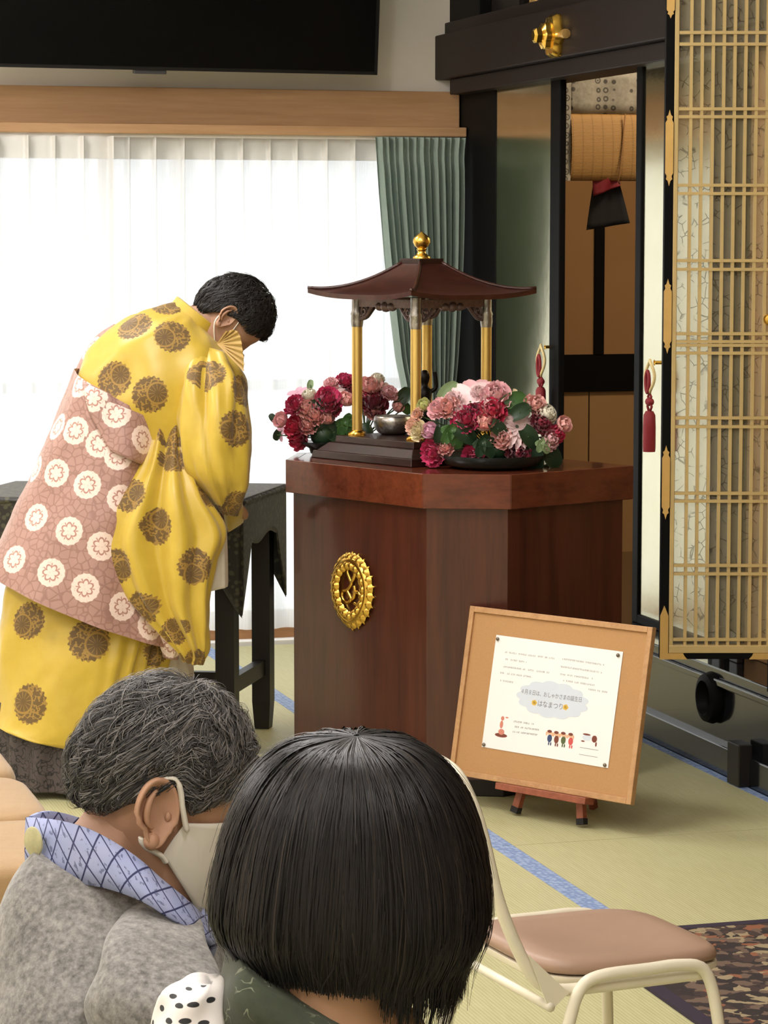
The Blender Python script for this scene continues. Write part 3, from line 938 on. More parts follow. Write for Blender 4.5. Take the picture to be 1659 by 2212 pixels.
# ---- tassels on the gilded panels
def tassel(px, ytop, ycord, ybody, ybot, wpx, label, hidden=False):
    x = XA - .035
    c = at_X(px, ybody, x); top = at_X(px, ytop, x); bot = at_X(px, ybot, x); cb = at_X(px, ycord, x)
    m = 5900 / 8.4
    w = wpx / 2 / m
    root = thing('hanging_tassel', label, 'tassel', (x, c[1], bot[2]))
    R = []
    hgt = c[2] - bot[2]
    prof = [(0, 0), (w * .95, 0), (w, .1 * hgt), (w, .6 * hgt), (w * .93, .9 * hgt), (w * .6, 1.0 * hgt), (0, hgt * 1.01)]
    MB().lathe(prof, (x, c[1], bot[2]), 28, wob=lambda a, z: 1 + .05 * math.sin(14 * a)).build('tassel_skirt', 'redtassel', root, smooth=True, angle=50)
    cords = MB()
    for s in (-1, 1):
        cords.tube([(x, c[1] + s * .006, c[2]), (x, c[1] + s * .018, c[2] + .25 * (cb[2] - c[2])), (x, c[1] + s * .006, c[2] + .5 * (cb[2] - c[2])), (x, c[1] - s * .014, c[2] + .78 * (cb[2] - c[2])), (x, c[1] + s * .004, cb[2])], .0045, 6)
    cords.ell((x, c[1], c[2] + .5 * (cb[2] - c[2])), (.014, .022, .014), None, 6, 8)
    cords.build('red_cord', 'redtassel', root, smooth=True)
    lp = []
    H = top[2] - cb[2]
    for a in np.linspace(0, 2 * math.pi, 28, endpoint=False):
        lp.append((x + .004 * math.sin(3 * a), c[1] + .030 * math.sin(a), cb[2] + H / 2 - H / 2 * math.cos(a)))
    MB().tube(lp, .0055, 6, closed=True).build('braid_loop', 'braid', root, smooth=True)
    lp2 = [(x - .008, p[1] * 1.0 * .5 + c[1] * .5, cb[2] + (p[2] - cb[2]) * .66) for p in lp]
    MB().tube(lp2, .006, 6, closed=True).build('red_loop', 'redtassel', root, smooth=True)
    MB().lathe([(.006, 0), (.006, .03), (.01, .032), (0, .036)], (XA + .012, c[1], top[2] - .008), 8, (-1, 0, 0)).build('hook', 'gold', root)
tassel(1168, 745, 812, 836, 905, 27, 'crimson tassel on a braided cord partly behind the flowers')
tassel(1403, 778, 848, 888, 976, 29, 'crimson tassel on a braided cord hanging before the pale panel')

# ================================================================== LATTICE DOOR swung open
HD = 7.54
dp0 = FWD * HD
def dpt(px, py): return at_plane(px, py, dp0, FWD)
def lattice_door():
    bl_ = dpt(1425, 1424)
    root = thing('lattice_door', 'tall gilded lattice door with black lacquer edge swung open before the altar', 'door', bl_)
    ztop = dpt(1500, -330)[2]; zbot = bl_[2]
    def xo(px): return np.dot(dpt(px, 1106) - bl_, RGT)
    up = np.array([0, 0, 1.0]); th = .016
    def bar(x0, x1, z0, z1, y0, y1, mb=None):
        mb = mb or MB()
        P = []
        for z in (z0, z1):
            for (x, y) in ((x0, y0), (x1, y0), (x1, y1), (x0, y1)):
                P.append(bl_ * np.array([1, 1, 0]) + RGT * x + FWD * y + up * z)
        return mb.hexa(P)
    zof = lambda py: dpt(1540, py)[2]
    W = xo(1683)
    # frame
    bar(0, xo(1447), zbot, ztop, 0, .034).build('stile', 'blacklac', root, bevel=.002)
    bar(xo(1669), W, zbot, ztop, 0, .034).build('stile', 'blacklac', root, bevel=.002)
    bar(xo(1447) + .0003, xo(1669), zbot, zof(1411), 0, .034).build('bottom_rail', 'blacklac', root, bevel=.002)
    bar(xo(1447) + .0003, xo(1669), ztop - .03, ztop, 0, .034).build('top_rail', 'blacklac', root, bevel=.002)
    gi = MB()
    bar(xo(1447) + .0003, xo(1457), zof(1410), ztop - .031, .0, .03, gi); bar(xo(1660), xo(1669) - .0003, zof(1410), ztop - .031, .0, .03, gi)
    bar(xo(1447) + .0003, xo(1669) - .0003, zof(1411) + .0003, zof(1394), -.002, .03, gi)
    gi.build('gilt_inner_frame', 'goldbar', root, bevel=.0015)
    z0, z1 = zof(1394), ztop - .031
    for k in range(1, 9):
        c = xo(1460 + 23.2 * k)
        bar(c - .0042, c + .0042, z0, z1, .004, .018).build('vertical_bar', 'goldbar', root)
    pairs = [(-255, -237), (-95, -77), (70, 95), (235, 252), (400, 418), (563, 582), (721, 738), (746, 763), (903, 922), (1066, 1083), (1222, 1240)]
    for p in pairs:
        for q in p:
            z = zof(q)
            bar(xo(1457), xo(1660), z - .0042, z + .0042, .001, .016).build('cross_bar', 'goldbar', root)
    bar(xo(1457), xo(1660), zof(1382) - .004, zof(1382) + .004, .001, .016).build('cross_bar', 'goldbar', root)
    P = []
    bar(xo(1457), xo(1660), z0, z1, .0225, .0235).build('silk_gauze', 'gauze', root)
    # engraved gilt fittings on the stile
    def fitting(ya, yb_, x0, x1):
        za, zb2 = zof(yb_), zof(ya); h = zb2 - za; m_ = (x0 + x1) / 2; hw = (x1 - x0) / 2
        out = [(m_, za), (m_ + .35 * hw, za + .07 * h), (m_ + .8 * hw, za + .09 * h), (m_ + .6 * hw, za + .13 * h), (x1, za + .17 * h), (x1, zb2 - .17 * h), (m_ + .6 * hw, zb2 - .13 * h), (m_ + .8 * hw, zb2 - .09 * h), (m_ + .35 * hw, zb2 - .07 * h), (m_, zb2)]
        out += [(2 * m_ - x, z) for (x, z) in out[-2:0:-1]]
        pts = [bl_ * np.array([1, 1, 0]) + RGT * x + up * z - FWD * .0035 for (x, z) in out]
        MB().extrude(pts, FWD * .0035).build('gilt_fitting', 'goldsoft', root)
    for a, b in ((-70, 40), (237, 402), (602, 764), (962, 1122)):
        fitting(a, b, 0.001, xo(1446))
        fitting(a, b, xo(1670), W - .001)
    for x0_, x1_, xin in ((0, xo(1446), xo(1488)), (xo(1670), W, xo(1622))):
        s = 1 if x0_ == 0 else -1
        e0 = 0 if s == 1 else W
        e1 = xo(1446) if s == 1 else xo(1670)
        out = [(e0, zbot), (xin, zbot), (xin - s * .008, zbot + .009), (xin - s * .012, zof(1411)), (e1, zof(1411)), (e1, zof(1330)), ((e0 + e1) / 2, zof(1308)), (e0, zof(1330))]
        pts = [bl_ * np.array([1, 1, 0]) + RGT * x + up * z - FWD * .0035 for (x, z) in out]
        MB().extrude(pts, FWD * .0035).build('gilt_fitting', 'goldsoft', root)
    # round gilt pull
    c = dpt(1661, 690)
    MB().lathe([(.016, 0), (.016, .006), (.012, .012), (0, .014)], c - FWD * .0, 16, -FWD).build('gilt_pull', 'gold', root, smooth=True, angle=40)
    # pivots to beam and sill
    pv = bl_ + RGT * (W - .012) + FWD * .017
    MB().lathe([(.008, zbot - .13), (.008, ztop - zbot + zbot - .0)], (pv[0], pv[1], 0), 8) 
    MB().beam((pv[0], pv[1], ZB), (pv[0], pv[1], zbot + .002), .018, .018, (1, 0, 0)).build('hinge_pivot', 'blacklac', root)
lattice_door()
# ================================================================== PODIUM
def hd(a): return np.array([math.cos(math.radians(a)), math.sin(math.radians(a)), 0.0])
ZP = .918
RIMH = .098
fr, ch, sd = hd(-67), hd(-22), hd(23)
P1 = at_z(617, 992, ZP)
Wf, Wc, Ws = .63, .245, .475
P2 = P1 + fr * Wf; P3 = P2 + ch * Wc; P4 = P3 + sd * Ws
P0 = P1 - hd(-112) * Wc; Pm = P0 + sd * Ws
outer = [Pm, P0, P1, P2, P3, P4]          # rim outline
def inset(poly, d):
    n = len(poly); c = sum(poly) / n; out = []
    for i in range(n):
        a, b, cc = poly[i - 1], poly[i], poly[(i + 1) % n]
        def off(p, q):
            t = (q - p) / np.linalg.norm(q - p); nn = np.array([-t[1], t[0], 0])
            if np.dot(nn, c - p) < 0: nn = -nn
            return p + nn * d, t
        p1, t1 = off(a, b); p2, t2 = off(b, cc)
        A = np.array([[t1[0], -t2[0]], [t1[1], -t2[1]]]); r_ = np.linalg.solve(A, (p2 - p1)[:2])
        out.append(p1 + t1 * r_[0])
    return out
body = inset(outer, .022)
pc = sum(outer) / len(outer)
pod = thing('podium', 'tall red-brown wooden podium with chamfered front corners', 'podium', (pc[0], pc[1], 0))
kick = inset(outer, .045)
MB().prism([(p[0], p[1]) for p in kick], 0.0, .052).build('plinth', 'blackwood', pod, bevel=.003)
# panels: each face of the body is a board of its own
zb0, zb1 = .052, ZP - RIMH + .004
nb = len(body)
for i in range(nb):
    a, b = body[i], body[(i + 1) % nb]
    t = (b - a) / np.linalg.norm(b - a); n_ = np.array([-t[1], t[0], 0])
    if np.dot(n_, pc - a) < 0: n_ = -n_
    ang = .02
    pts = [a, b, b + n_ * .018 - t * .0075, a + n_ * .018 + t * .0075]
    MB().prism([(p[0], p[1]) for p in pts], zb0, zb1).build('side_panel', 'mahogany', pod)
for i in range(nb):
    a, b = outer[i], outer[(i + 1) % nb]
    t = (b - a) / np.linalg.norm(b - a); n_ = np.array([-t[1], t[0], 0])
    if np.dot(n_, pc - a) < 0: n_ = -n_
    w_ = .03
    L = np.linalg.norm(b - a)
    ia, ib = inset(outer, w_)[i], inset(outer, w_)[(i + 1) % nb]
    MB().prism([(p[0], p[1]) for p in (a, b, ib, ia)], ZP - RIMH, ZP - .001).build('rim_board', 'mahogany_rim', pod, bevel=.0015, seg=1)
MB().prism([(p[0], p[1]) for p in inset(outer, .031)], ZP - .03, ZP - .0012).build('top_board', 'mahogany_rim', pod)

# ---- gilt wreath emblem on the front panel
fn = np.cross(fr, np.array([0, 0, 1.0])); 
if np.dot(fn, pc - P1) > 0: fn = -fn                       # outward
ec = at_plane(764, 1272, body[2], fn)
def emb(u, v, w): return ec + fr * u + np.array([0, 0, 1.0]) * v + fn * w
def emblem():
    pts0 = [emb(.0738 * math.sin(a), .081 * math.cos(a) * (1.0 if math.cos(a) > 0 else 1 + .12 * (1 - abs(math.sin(a)))), .008) for a in np.linspace(0, 2 * math.pi, 60, endpoint=False)]
    root = MB().tube(pts0, .015, 8, closed=True).build('wreath_emblem', 'gold', pod, smooth=True); root['label'] = 'gold leaf wreath emblem with looped ribbon'
    WL = world_loc(root)
    A, Bv = .080, .088
    def ring(a, sc):
        x = A * sc * math.sin(a); z = Bv * sc * math.cos(a)
        if z < 0: z *= 1.0 + .12 * (1 - abs(math.sin(a))) 
        return x, z
    proto = []
    # leaf: pointed oval, domed; length along +x
    def leaf(l, w, hgt):
        mb = MB(); rows = []
        for i in range(7):
            t = i / 6; ww = w * math.sin(math.pi * (t * .92 + .06)) ** .8
            rows.append([(l * (t - .5), ww * s, hgt * (1 - s * s) * math.sin(math.pi * t) + .001) for s in (-1, -.5, 0, .5, 1)])
        return mb.grid(rows)
    meshes = {}
    for (sc, n, l, w, tilt, hgt, h0) in ((1.02, 24, .040, .0165, 26, .012, .007), (.80, 19, .036, .0155, -24, .013, .015)):
        me = leaf(l, w, hgt).mesh('wreath_leaf', 'gold', True)
        for k in range(n):
            a = 2 * math.pi * (k + .5) / n
            x, z = ring(a, sc); x2, z2 = ring(a + .01, sc)
            down = 1 if a < math.pi else -1
            tdir = np.array([x2 - x, z2 - z]) * (1 if True else 1); tdir /= np.linalg.norm(tdir)
            if a > math.pi: tdir = -tdir                       # leaves climb both sides towards the top
            tdir = -tdir
            ang = math.atan2(tdir[1], tdir[0]) + math.radians(tilt if a < math.pi else -tilt)
            o = bpy.data.objects.new('wreath_leaf', me); COL.objects.link(o); o.parent = root
            ex = fr * math.cos(ang) + np.array([0, 0, 1.0]) * math.sin(ang)
            ez = fn; ey = np.cross(ez, ex)
            p = emb(x, z, h0) - WL
            o.matrix_local = Matrix(((ex[0], ey[0], ez[0], p[0]), (ex[1], ey[1], ez[1], p[1]), (ex[2], ey[2], ez[2], p[2]), (0, 0, 0, 1)))
    # outer spikes
    sp = MB()
    for k in range(22):
        a = 2 * math.pi * k / 22
        x, z = ring(a, 1.06); x2, z2 = ring(a, 1.26)
        sp.tube([emb(x, z, .004), emb((x + x2) / 2, (z + z2) / 2, .004), emb(x2, z2, .002)], [.008, .006, .001], 6)
    sp.build('wreath_rays', 'gold', root, smooth=True)
    # looped ribbon inside
    rib = [(-.018, .078), (-.022, .055), (-.008, .030), (-.002, .018), (-.014, .002), (-.026, -.006), (-.046, -.012), (-.050, -.030), (-.036, -.046), (-.018, -.046), (-.004, -.034), (-.018, -.014), (-.024, -.008)]
    rib2 = [(.012, .078), (.018, .055), (.008, .034), (-.004, .020)]
    rib3 = [(.012, .012), (.016, -.004), (.012, -.022), (.002, -.034)]
    rib4 = [(.016, -.010), (.032, -.008), (.042, -.020), (.042, -.036), (.028, -.048), (.012, -.046)]
    def sm(pts):
        q = [np.array(p) for p in pts]; out = []
        for i in range(len(q) - 1):
            p0 = q[max(i - 1, 0)]; p1 = q[i]; p2 = q[i + 1]; p3 = q[min(i + 2, len(q) - 1)]
            for t in np.linspace(0, 1, 5, endpoint=False):
                out.append(.5 * ((2 * p1) + (-p0 + p2) * t + (2 * p0 - 5 * p1 + 4 * p2 - p3) * t * t + (-p0 + 3 * p1 - 3 * p2 + p3) * t ** 3))
        out.append(q[-1]); return out
    rm = MB()
    for r_ in (rib, rib2, rib3, rib4): rm.tube([emb(p[0] * .92, p[1] * .88, .006) for p in sm(r_)], .0055, 7)
    rm.build('looped_ribbon', 'gold', root, smooth=True)
emblem()
def smooth_path(pts, k=6):
    q = [np.array(p, float) for p in pts]; out = []
    for i in range(len(q) - 1):
        p0 = q[max(i - 1, 0)]; p1 = q[i]; p2 = q[i + 1]; p3 = q[min(i + 2, len(q) - 1)]
        for t in np.linspace(0, 1, k, endpoint=False):
            out.append(.5 * ((2 * p1) + (-p0 + p2) * t + (2 * p0 - 5 * p1 + 4 * p2 - p3) * t * t + (-p0 + 3 * p1 - 3 * p2 + p3) * t ** 3))
    out.append(q[-1]); return out

# ================================================================== SMALL FLOWER PAVILION on the podium
UPZ = np.array([0, 0, 1.0])
ZB2 = ZP + .066
N0 = at_z(898, 952, ZB2)
S = .2715
eL, eR = hd(113), hd(23)
cols = {'near': N0, 'left': N0 + eL * S, 'right': N0 + eR * S, 'back': N0 + (eL + eR) * S}
hc = N0 + (eL + eR) * S / 2
pav = thing('flower_pavilion', 'small four-column shrine pavilion with dark curved roof and gold finial', 'pavilion', (hc[0], hc[1], ZP))
def sq(half, z): return [hc * np.array([1, 1, 0]) + UPZ * z + (eL * a + eR * b) * half for (a, b) in ((-1, -1), (-1, 1), (1, 1), (1, -1))]
def sqprism(h0, h1, z0, z1, mb=None):
    mb = mb or MB(); return mb.hexa(sq(h0, z0) + sq(h1, z1))
hb = S / 2
bm_ = sqprism(hb + .098, hb + .094, ZP, ZP + .022); sqprism(hb + .086, hb + .060, ZP + .022, ZP + .046, bm_); sqprism(hb + .048, hb + .045, ZP + .046, ZB2, bm_)
bm_.build('base', 'rosewood', pav, bevel=.002)
ZT = 1.385
for k, p in cols.items():
    c = (p[0], p[1], 0)
    MB().lathe([(.0155, ZB2 + .012), (.0155, ZT - .075)], c, 20).build('column', 'goldcol', pav, smooth=True, angle=50)
    MB().lathe([(.025, ZB2), (.025, ZB2 + .008), (.019, ZB2 + .013), (.0156, ZB2 + .016)], c, 12, wob=lambda a, z: 1 + .10 * math.cos(6 * a)).build('column_foot', 'gold', pav, smooth=True, angle=50)
    MB().lathe([(.0165, ZT - .078), (.0185, ZT - .062), (.0175, ZT - .045), (.0195, ZT - .040), (.0155, ZT - .030), (.0155, ZT + .012)], c, 12, wob=lambda a, z: 1 + .05 * math.cos(4 * a)).build('capital', 'silver', pav, smooth=True, angle=50)
# beams and curled brackets between the columns
def bracket(pa, pb, name):
    d = pb - pa; L = np.linalg.norm(d); d = d / L; nrm = np.cross(d, UPZ)
    mb = MB()
    mid = (pa + pb) / 2
    mb.obox(np.array([mid[0], mid[1], ZT - .006]), d, nrm, UPZ, L / 2 - .016, .006, .012)
    # curls at each end, cloud in the middle
    def spiral(c, r, s, turns=1.4):
        pts = []
        for i in range(22):
            t = i / 21; a = s * (t * turns * 2 * math.pi) + (0 if s > 0 else math.pi)
            rr = r * (1 - .8 * t)
            pts.append(c + d * rr * math.cos(a) + UPZ * rr * math.sin(a))
        return pts
    for s, p in ((1, pa), (-1, pb)):
        base = np.array([p[0], p[1], ZT - .030]) + d * s * .034
        mb.tube(spiral(base, .017, s), .0042, 6)
        base2 = np.array([p[0], p[1], ZT - .046]) + d * s * .022
        mb.tube(spiral(base2, .010, -s), .0035, 6)
        mb.tube(smooth_path([np.array([p[0], p[1], ZT - .056]) + d * s * .014, np.array([p[0], p[1], ZT - .050]) + d * s * .038, np.array([p[0], p[1], ZT - .030]) + d * s * .058, np.array([p[0], p[1], ZT - .012]) + d * s * .074]), .0055, 6)
    for sx in (-.028, 0, .028):
        mb.ell(np.array([mid[0], mid[1], ZT - .016]) + d * sx, (.016, .016, .013) if sx else (.018, .018, .016), None, 6, 10)
    mb.build(name, 'bracketmat', pav, smooth=True, angle=60)
MAT['bracketmat'] = plain('painted_bracket', rgb(128, 108, 104), 0.42, 0.4, var=0.6, nscale=120)
for a, b in (('near', 'left'), ('near', 'right'), ('left', 'back'), ('right', 'back')): bracket(cols[a], cols[b], 'bracket_beam')
# roof: concave slopes, upturned eaves
def roof():
    zt_, ze = 1.497, 1.405
    half_e, half_t = .240, .040
    R_ = []
    rows = 14; per = 12
    out = []
    for i in range(rows + 1):
        t = i / rows                       # 0 top, 1 eave
        h = half_t + (half_e - half_t) * t
        z = zt_ - (zt_ - ze) * (1 - (1 - t) ** 1.9) * 1.0
        ring = []
        for side in range(4):
            a0 = ((-1, -1), (-1, 1), (1, 1), (1, -1))[side]; a1 = ((-1, -1), (-1, 1), (1, 1), (1, -1))[(side + 1) % 4]
            for j in range(per):
                s = j / per
                u = a0[0] + (a1[0] - a0[0]) * s; v = a0[1] + (a1[1] - a0[1]) * s
                m_ = abs(2 * s - 1)
                lift = .016 * (m_ ** 3) * t ** 2
                bow = 1 - .035 * (1 - m_ ** 2) * t
                ring.append(hc * np.array([1, 1, 0]) + (eL * u + eR * v) * h * bow + UPZ * (z + lift))
        out.append(ring)
    mb = MB()
    # edge thickness and underside
    low = [p - UPZ * .014 for p in out[-1]]
    und = [hc * np.array([1, 1, 0]) + (p - hc) * np.array([.78, .78, 0]) + UPZ * (p[2] - .004) for p in out[-1]]
    inn = [hc * np.array([1, 1, 0]) + (p - hc) * np.array([.5, .5, 0]) + UPZ * (ze + .01) for p in out[-1]]
    mb.grid(out + [low, und, inn], close_v=True, cap1=True)
    mb.build('roof', 'roofwood', pav, smooth=True, angle=32)
    # ridge ribs
    rb = MB()
    for c in range(4):
        rb.tube([out[i][c * per] + UPZ * .002 for i in range(rows + 1)], .0055, 6)
    rb.build('ridge_ribs', 'roofwood', pav, smooth=True)
    sqprism(.044, .047, zt_ - .006, zt_ + .012).build('roof_cap', 'rosewood', pav, bevel=.002)
    f = [(0, 0)]
    z0 = zt_ + .012
    prof = [(.026, 0), (.026, .005), (.018, .010), (.012, .018), (.012, .022), (.016, .026), (.013, .030), (.020, .036), (.026, .047), (.025, .058), (.016, .068), (.006, .075), (.0, .081)]
    MB().lathe(prof, (hc[0], hc[1], z0), 28).build('finial', 'gold', pav, smooth=True, angle=60)
roof()

# basin and figure under the roof
bc_ = at_z(848, 944, ZB2)
bc_ = N0 + (eL * .52 + eR * .18) * S
bc_ = at_z(850, 938, ZB2)
basin = MB().lathe([(.034, 0), (.046, .006), (.058, .022), (.060, .040), (.057, .054), (.053, .056), (.054, .040), (.050, .024), (.036, .012), (0, .010)], (bc_[0], bc_[1], ZB2), 36, wob=lambda a, z: 1 + .012 * math.sin(9 * a))
base_mesh('offering_basin', 'grey hammered metal basin between the pavilion columns', 'basin', basin, 'silver', smooth=True, angle=60)
def statue():
    c = N0 + (eL + eR) * S * .55
    c = at_z(917, 936, ZB2)
    root = thing('buddha_figure', 'small dark bronze standing figure behind the nearest gold column', 'statue', (c[0], c[1], ZB2))
    b = MB()
    b.lathe([(0, 0), (.030, 0), (.032, .010), (.024, .018), (.020, .022), (0, .024)], (c[0], c[1], ZB2), 16)
    b.build('lotus_base', 'statue', root, smooth=True, angle=50)
    m = MB()
    m.lathe([(.008, .024), (.020, .030), (.021, .060), (.017, .085), (.021, .110), (.023, .128), (.012, .140), (.009, .146), (.013, .156), (.0155, .168), (.013, .182), (.006, .190), (0, .191)], (c[0], c[1], ZB2), 18)
    m.tube(smooth_path([c + UPZ * .126 + RGT * .02, c + UPZ * .140 + RGT * .034, c + UPZ * .185 + RGT * .030]), [.007] * 13, 7)
    m.tube(smooth_path([c + UPZ * .126 - RGT * .02, c + UPZ * .095 - RGT * .034, c + UPZ * .055 - RGT * .030]), [.007] * 13, 7)
    m.build('figure_body', 'statue', root, smooth=True, angle=70)
statue()

# ================================================================== FLOWER ARRANGEMENTS
FC = {'pink': (250, 190, 194), 'pale': (250, 214, 214), 'salmon': (250, 184, 176), 'crimson': (206, 40, 80), 'magenta': (200, 44, 96), 'maroon': (140, 32, 56),
      'white': (238, 232, 212), 'cream': (230, 214, 170), 'lime': (196, 198, 128), 'mauve': (224, 172, 194), 'peach': (240, 192, 168)}
for k, c in FC.items():
    t = NT('petal_' + k); base = rgb(*c)
    n = t.noise(t.coord('Object'), 3.0, 3)
    col = t.mix(n, tuple(x * .82 for x in base[:3]) + (1,), tuple(min(1, x * 1.12) for x in base[:3]) + (1,))
    MAT['petal_' + k] = t.done(col, .6, sheen=.2)
for nme, c in (('leaf_green', (66, 104, 52)), ('leaf_dark', (38, 62, 38)), ('leaf_pale', (132, 156, 110))):
    t = NT(nme); base = rgb(*c)
    w = t.noise(t.coord('Object', scale=(1, 4, 1)), 2.2, 3)
    MAT[nme] = t.done(t.mix(w, tuple(x * .7 for x in base[:3]) + (1,), tuple(min(1, x * 1.25) for x in base[:3]) + (1,)), .45)
MAT['stem'] = plain('green_stem', rgb(60, 88, 44), .6)
FM = {}
def petal(mb, base, out, up, L, Wd, curl, ruff, seed, n=5, m=5):
    """petal surface from base along out, bending towards up"""
    side = np.cross(out, up); rows = []
    for i in range(n):
        t = i / (n - 1)
        c = base + out * L * t * math.cos(curl * t) + up * L * t * math.sin(curl * t)
        w = Wd * (.25 + .75 * math.sin(math.pi * min(.97, .18 + .62 * t)))
        row = []
        for j in range(m):
            s = j / (m - 1) * 2 - 1
            rz = ruff * t * math.sin(6.0 * s + seed) 
            row.append(c + side * w * s + up * (rz - .15 * L * (s * s) * 0 + .12 * L * s * s) + out * (-.10 * L * s * s))
        rows.append(row)
    mb.grid(rows)
def flower_mesh(kind, color):
    key = (kind, color)
    if key in FM: return FM[key]
    R = random.Random(hash(kind) % 1000 if False else len(kind) * 7 + len(color))
    mb = MB(); z = UPZ
    if kind == 'carnation':           # ball of ruffled petals, unit radius
        for layer, (n, el, L, Wd) in enumerate(((9, 0.05, .95, .42), (9, .45, .95, .40), (7, .85, .92, .36), (5, 1.2, .88, .32))):
            for k in range(n):
                a = 2 * math.pi * (k + .5 * layer) / n + R.uniform(-.1, .1)
                o = np.array([math.cos(a), math.sin(a), 0])
                d = o * math.cos(el) + z * math.sin(el); u = z * math.cos(el) - o * math.sin(el)
                petal(mb, d * .12, d, u, L * R.uniform(.88, 1.05), Wd, .35, .13, R.uniform(0, 6), 4, 6)
    elif kind == 'rose':
        for layer, (n, el, L, Wd) in enumerate(((6, .1, 1.0, .55), (5, .6, .95, .5), (4, 1.0, .85, .42), (3, 1.3, .8, .3))):
            for k in range(n):
                a = 2 * math.pi * (k + .5 * layer) / n
                o = np.array([math.cos(a), math.sin(a), 0])
                d = o * math.cos(el) + z * math.sin(el); u = z * math.cos(el) - o * math.sin(el)
                petal(mb, d * .08, d, u, L, Wd, .75, .03, R.uniform(0, 6), 5, 5)
    elif kind == 'mum':               # tight white ball
        for layer, (n, el) in enumerate(((14, -.2), (14, .15), (13, .5), (10, .85), (7, 1.15), (4, 1.4))):
            for k in range(n):
                a = 2 * math.pi * (k + .5 * layer) / n
                o = np.array([math.cos(a), math.sin(a), 0])
                d = o * math.cos(el) + z * math.sin(el); u = z * math.cos(el) - o * math.sin(el)
                petal(mb, d * .35, d, u, .62, .17, .9, .0, 0, 4, 3)
    elif kind == 'gerbera':
        for layer, (n, el, L) in enumerate(((20, .10, 1.0), (18, .25, .86), (14, .5, .5))):
            for k in range(n):
                a = 2 * math.pi * (k + .5 * layer) / n
                o = np.array([math.cos(a), math.sin(a), 0])
                d = o * math.cos(el) + z * math.sin(el); u = z * math.cos(el) - o * math.sin(el)
                petal(mb, d * .15, d, u, L, .125, -.2, .0, 0, 4, 3)
    elif kind == 'lily':
        for k in range(6):
            a = 2 * math.pi * k / 6 + R.uniform(-.1, .1)
            o = np.array([math.cos(a), math.sin(a), 0]); el = .45 if k % 2 else .3
            d = o * math.cos(el) + z * math.sin(el); u = z * math.cos(el) - o * math.sin(el)
            petal(mb, d * .05, d, u, 1.1, .34, -.35, .04, k, 6, 5)
    me = mb.mesh(kind + '_flower', 'petal_' + color, True)
    FM[key] = me
    return me
def leaf_mesh(kind, mat):
    key = ('leaf', kind, mat)
    if key in FM: return FM[key]
    mb = MB()
    if kind == 'lobed':
        for a, L, W_ in ((0, 1.0, .30), (.85, .8, .26), (-.85, .8, .26), (1.7, .5, .2), (-1.7, .5, .2)):
            d = np.array([math.cos(a), math.sin(a), 0]); petal(mb, np.zeros(3), d, UPZ, L, W_, -.25, .03, a, 7, 5)
    else:
        petal(mb, np.array([-.6, 0, 0]), np.array([1.0, 0, 0]), UPZ, 1.5, .55, -.3, .04, 1, 8, 7)
    me = mb.mesh('leaf', mat, True)
    FM[key] = me
    return me
def arrangement(label, foot, cdepth, cpx, R3, flowers, leaves, bowl):
    """flowers: (kind, colour, px, py, rpx, depth offset toward the viewer 0..1)"""
    root = thing('flower_arrangement', label, 'flowers', foot)
    D0 = cdepth
    m = 5900 / D0
    MB().lathe(bowl, foot, 32).build('flower_bowl', 'bowlglaze', root, smooth=True, angle=60)
    base = np.array(foot) + UPZ * (bowl[-2][1] + .01)
    # floral foam mound hidden under the blooms
    MB().ell(base + UPZ * .01, (R3[0] * .30, R3[0] * .30, .035), None, 8, 16).build('moss_mound', 'leaf_dark', root, smooth=True)
    stems = MB()
    Rr = random.Random(3)
    for (kind, colr, px, py, rp) in flowers:
        dx, dy = (px - cpx[0]) / m, (py - cpx[1]) / m
        q = (dx / R3[0]) ** 2 + (dy / R3[1]) ** 2
        dep = -R3[2] * math.sqrt(max(0.0, 1 - min(q, 1)))
        c = at_D(px, py, D0 + dep + .015)
        me = flower_mesh(kind, colr)
        o = bpy.data.objects.new(kind + '_bloom', me); COL.objects.link(o); o.parent = root
        nrm = c - base; nrm = nrm / np.linalg.norm(nrm)
        nrm = nrm * .6 - FWD * .55 + UPZ * .1; nrm /= np.linalg.norm(nrm)
        qd = Vector(nrm).to_track_quat('Z', 'Y')
        o.rotation_mode = 'QUATERNION'; o.rotation_quaternion = qd @ Matrix.Rotation(Rr.uniform(0, 6.28), 3, 'Z').to_quaternion()
        s = rp / m * 1.30
        o.scale = (s, s, s)
        o.location = tuple(c - nrm * s * .35 - np.array(foot))
        stems.tube([base, (base + c) / 2 + UPZ * .01, c - nrm * s * .3], .0022, 5)
    for (kind, mt, px, py, rp, ang) in leaves:
        dx, dy = (px - cpx[0]) / m, (py - cpx[1]) / m
        q = (dx / R3[0]) ** 2 + (dy / R3[1]) ** 2
        dep = -R3[2] * 1.12 * math.sqrt(max(0.0, 1 - min(q, 1)))
        c = at_D(px, py, D0 + dep + .01)
        o = bpy.data.objects.new('leaf', leaf_mesh(kind, mt)); COL.objects.link(o); o.parent = root
        s = rp / m * 1.3
        ex = RGT * math.cos(ang) + UPZ * math.sin(ang)
        ez = -FWD * .9 + UPZ * .3; ez -= ex * np.dot(ez, ex); ez /= np.linalg.norm(ez)
        ey = np.cross(ez, ex)
        p = c - np.array(foot)
        o.matrix_local = Matrix(((ex[0] * s, ey[0] * s, ez[0] * s, p[0]), (ex[1] * s, ey[1] * s, ez[1] * s, p[1]), (ex[2] * s, ey[2] * s, ez[2] * s, p[2]), (0, 0, 0, 1)))
        stems.tube([base, c], .002, 5)
    st = stems.build('stems', 'stem', root, smooth=True)
    return root
def z7(x, y): return 880 + .223 * x, 800 + .223 * y
def z8(x, y): return 580 + .205 * x, 790 + .205 * y
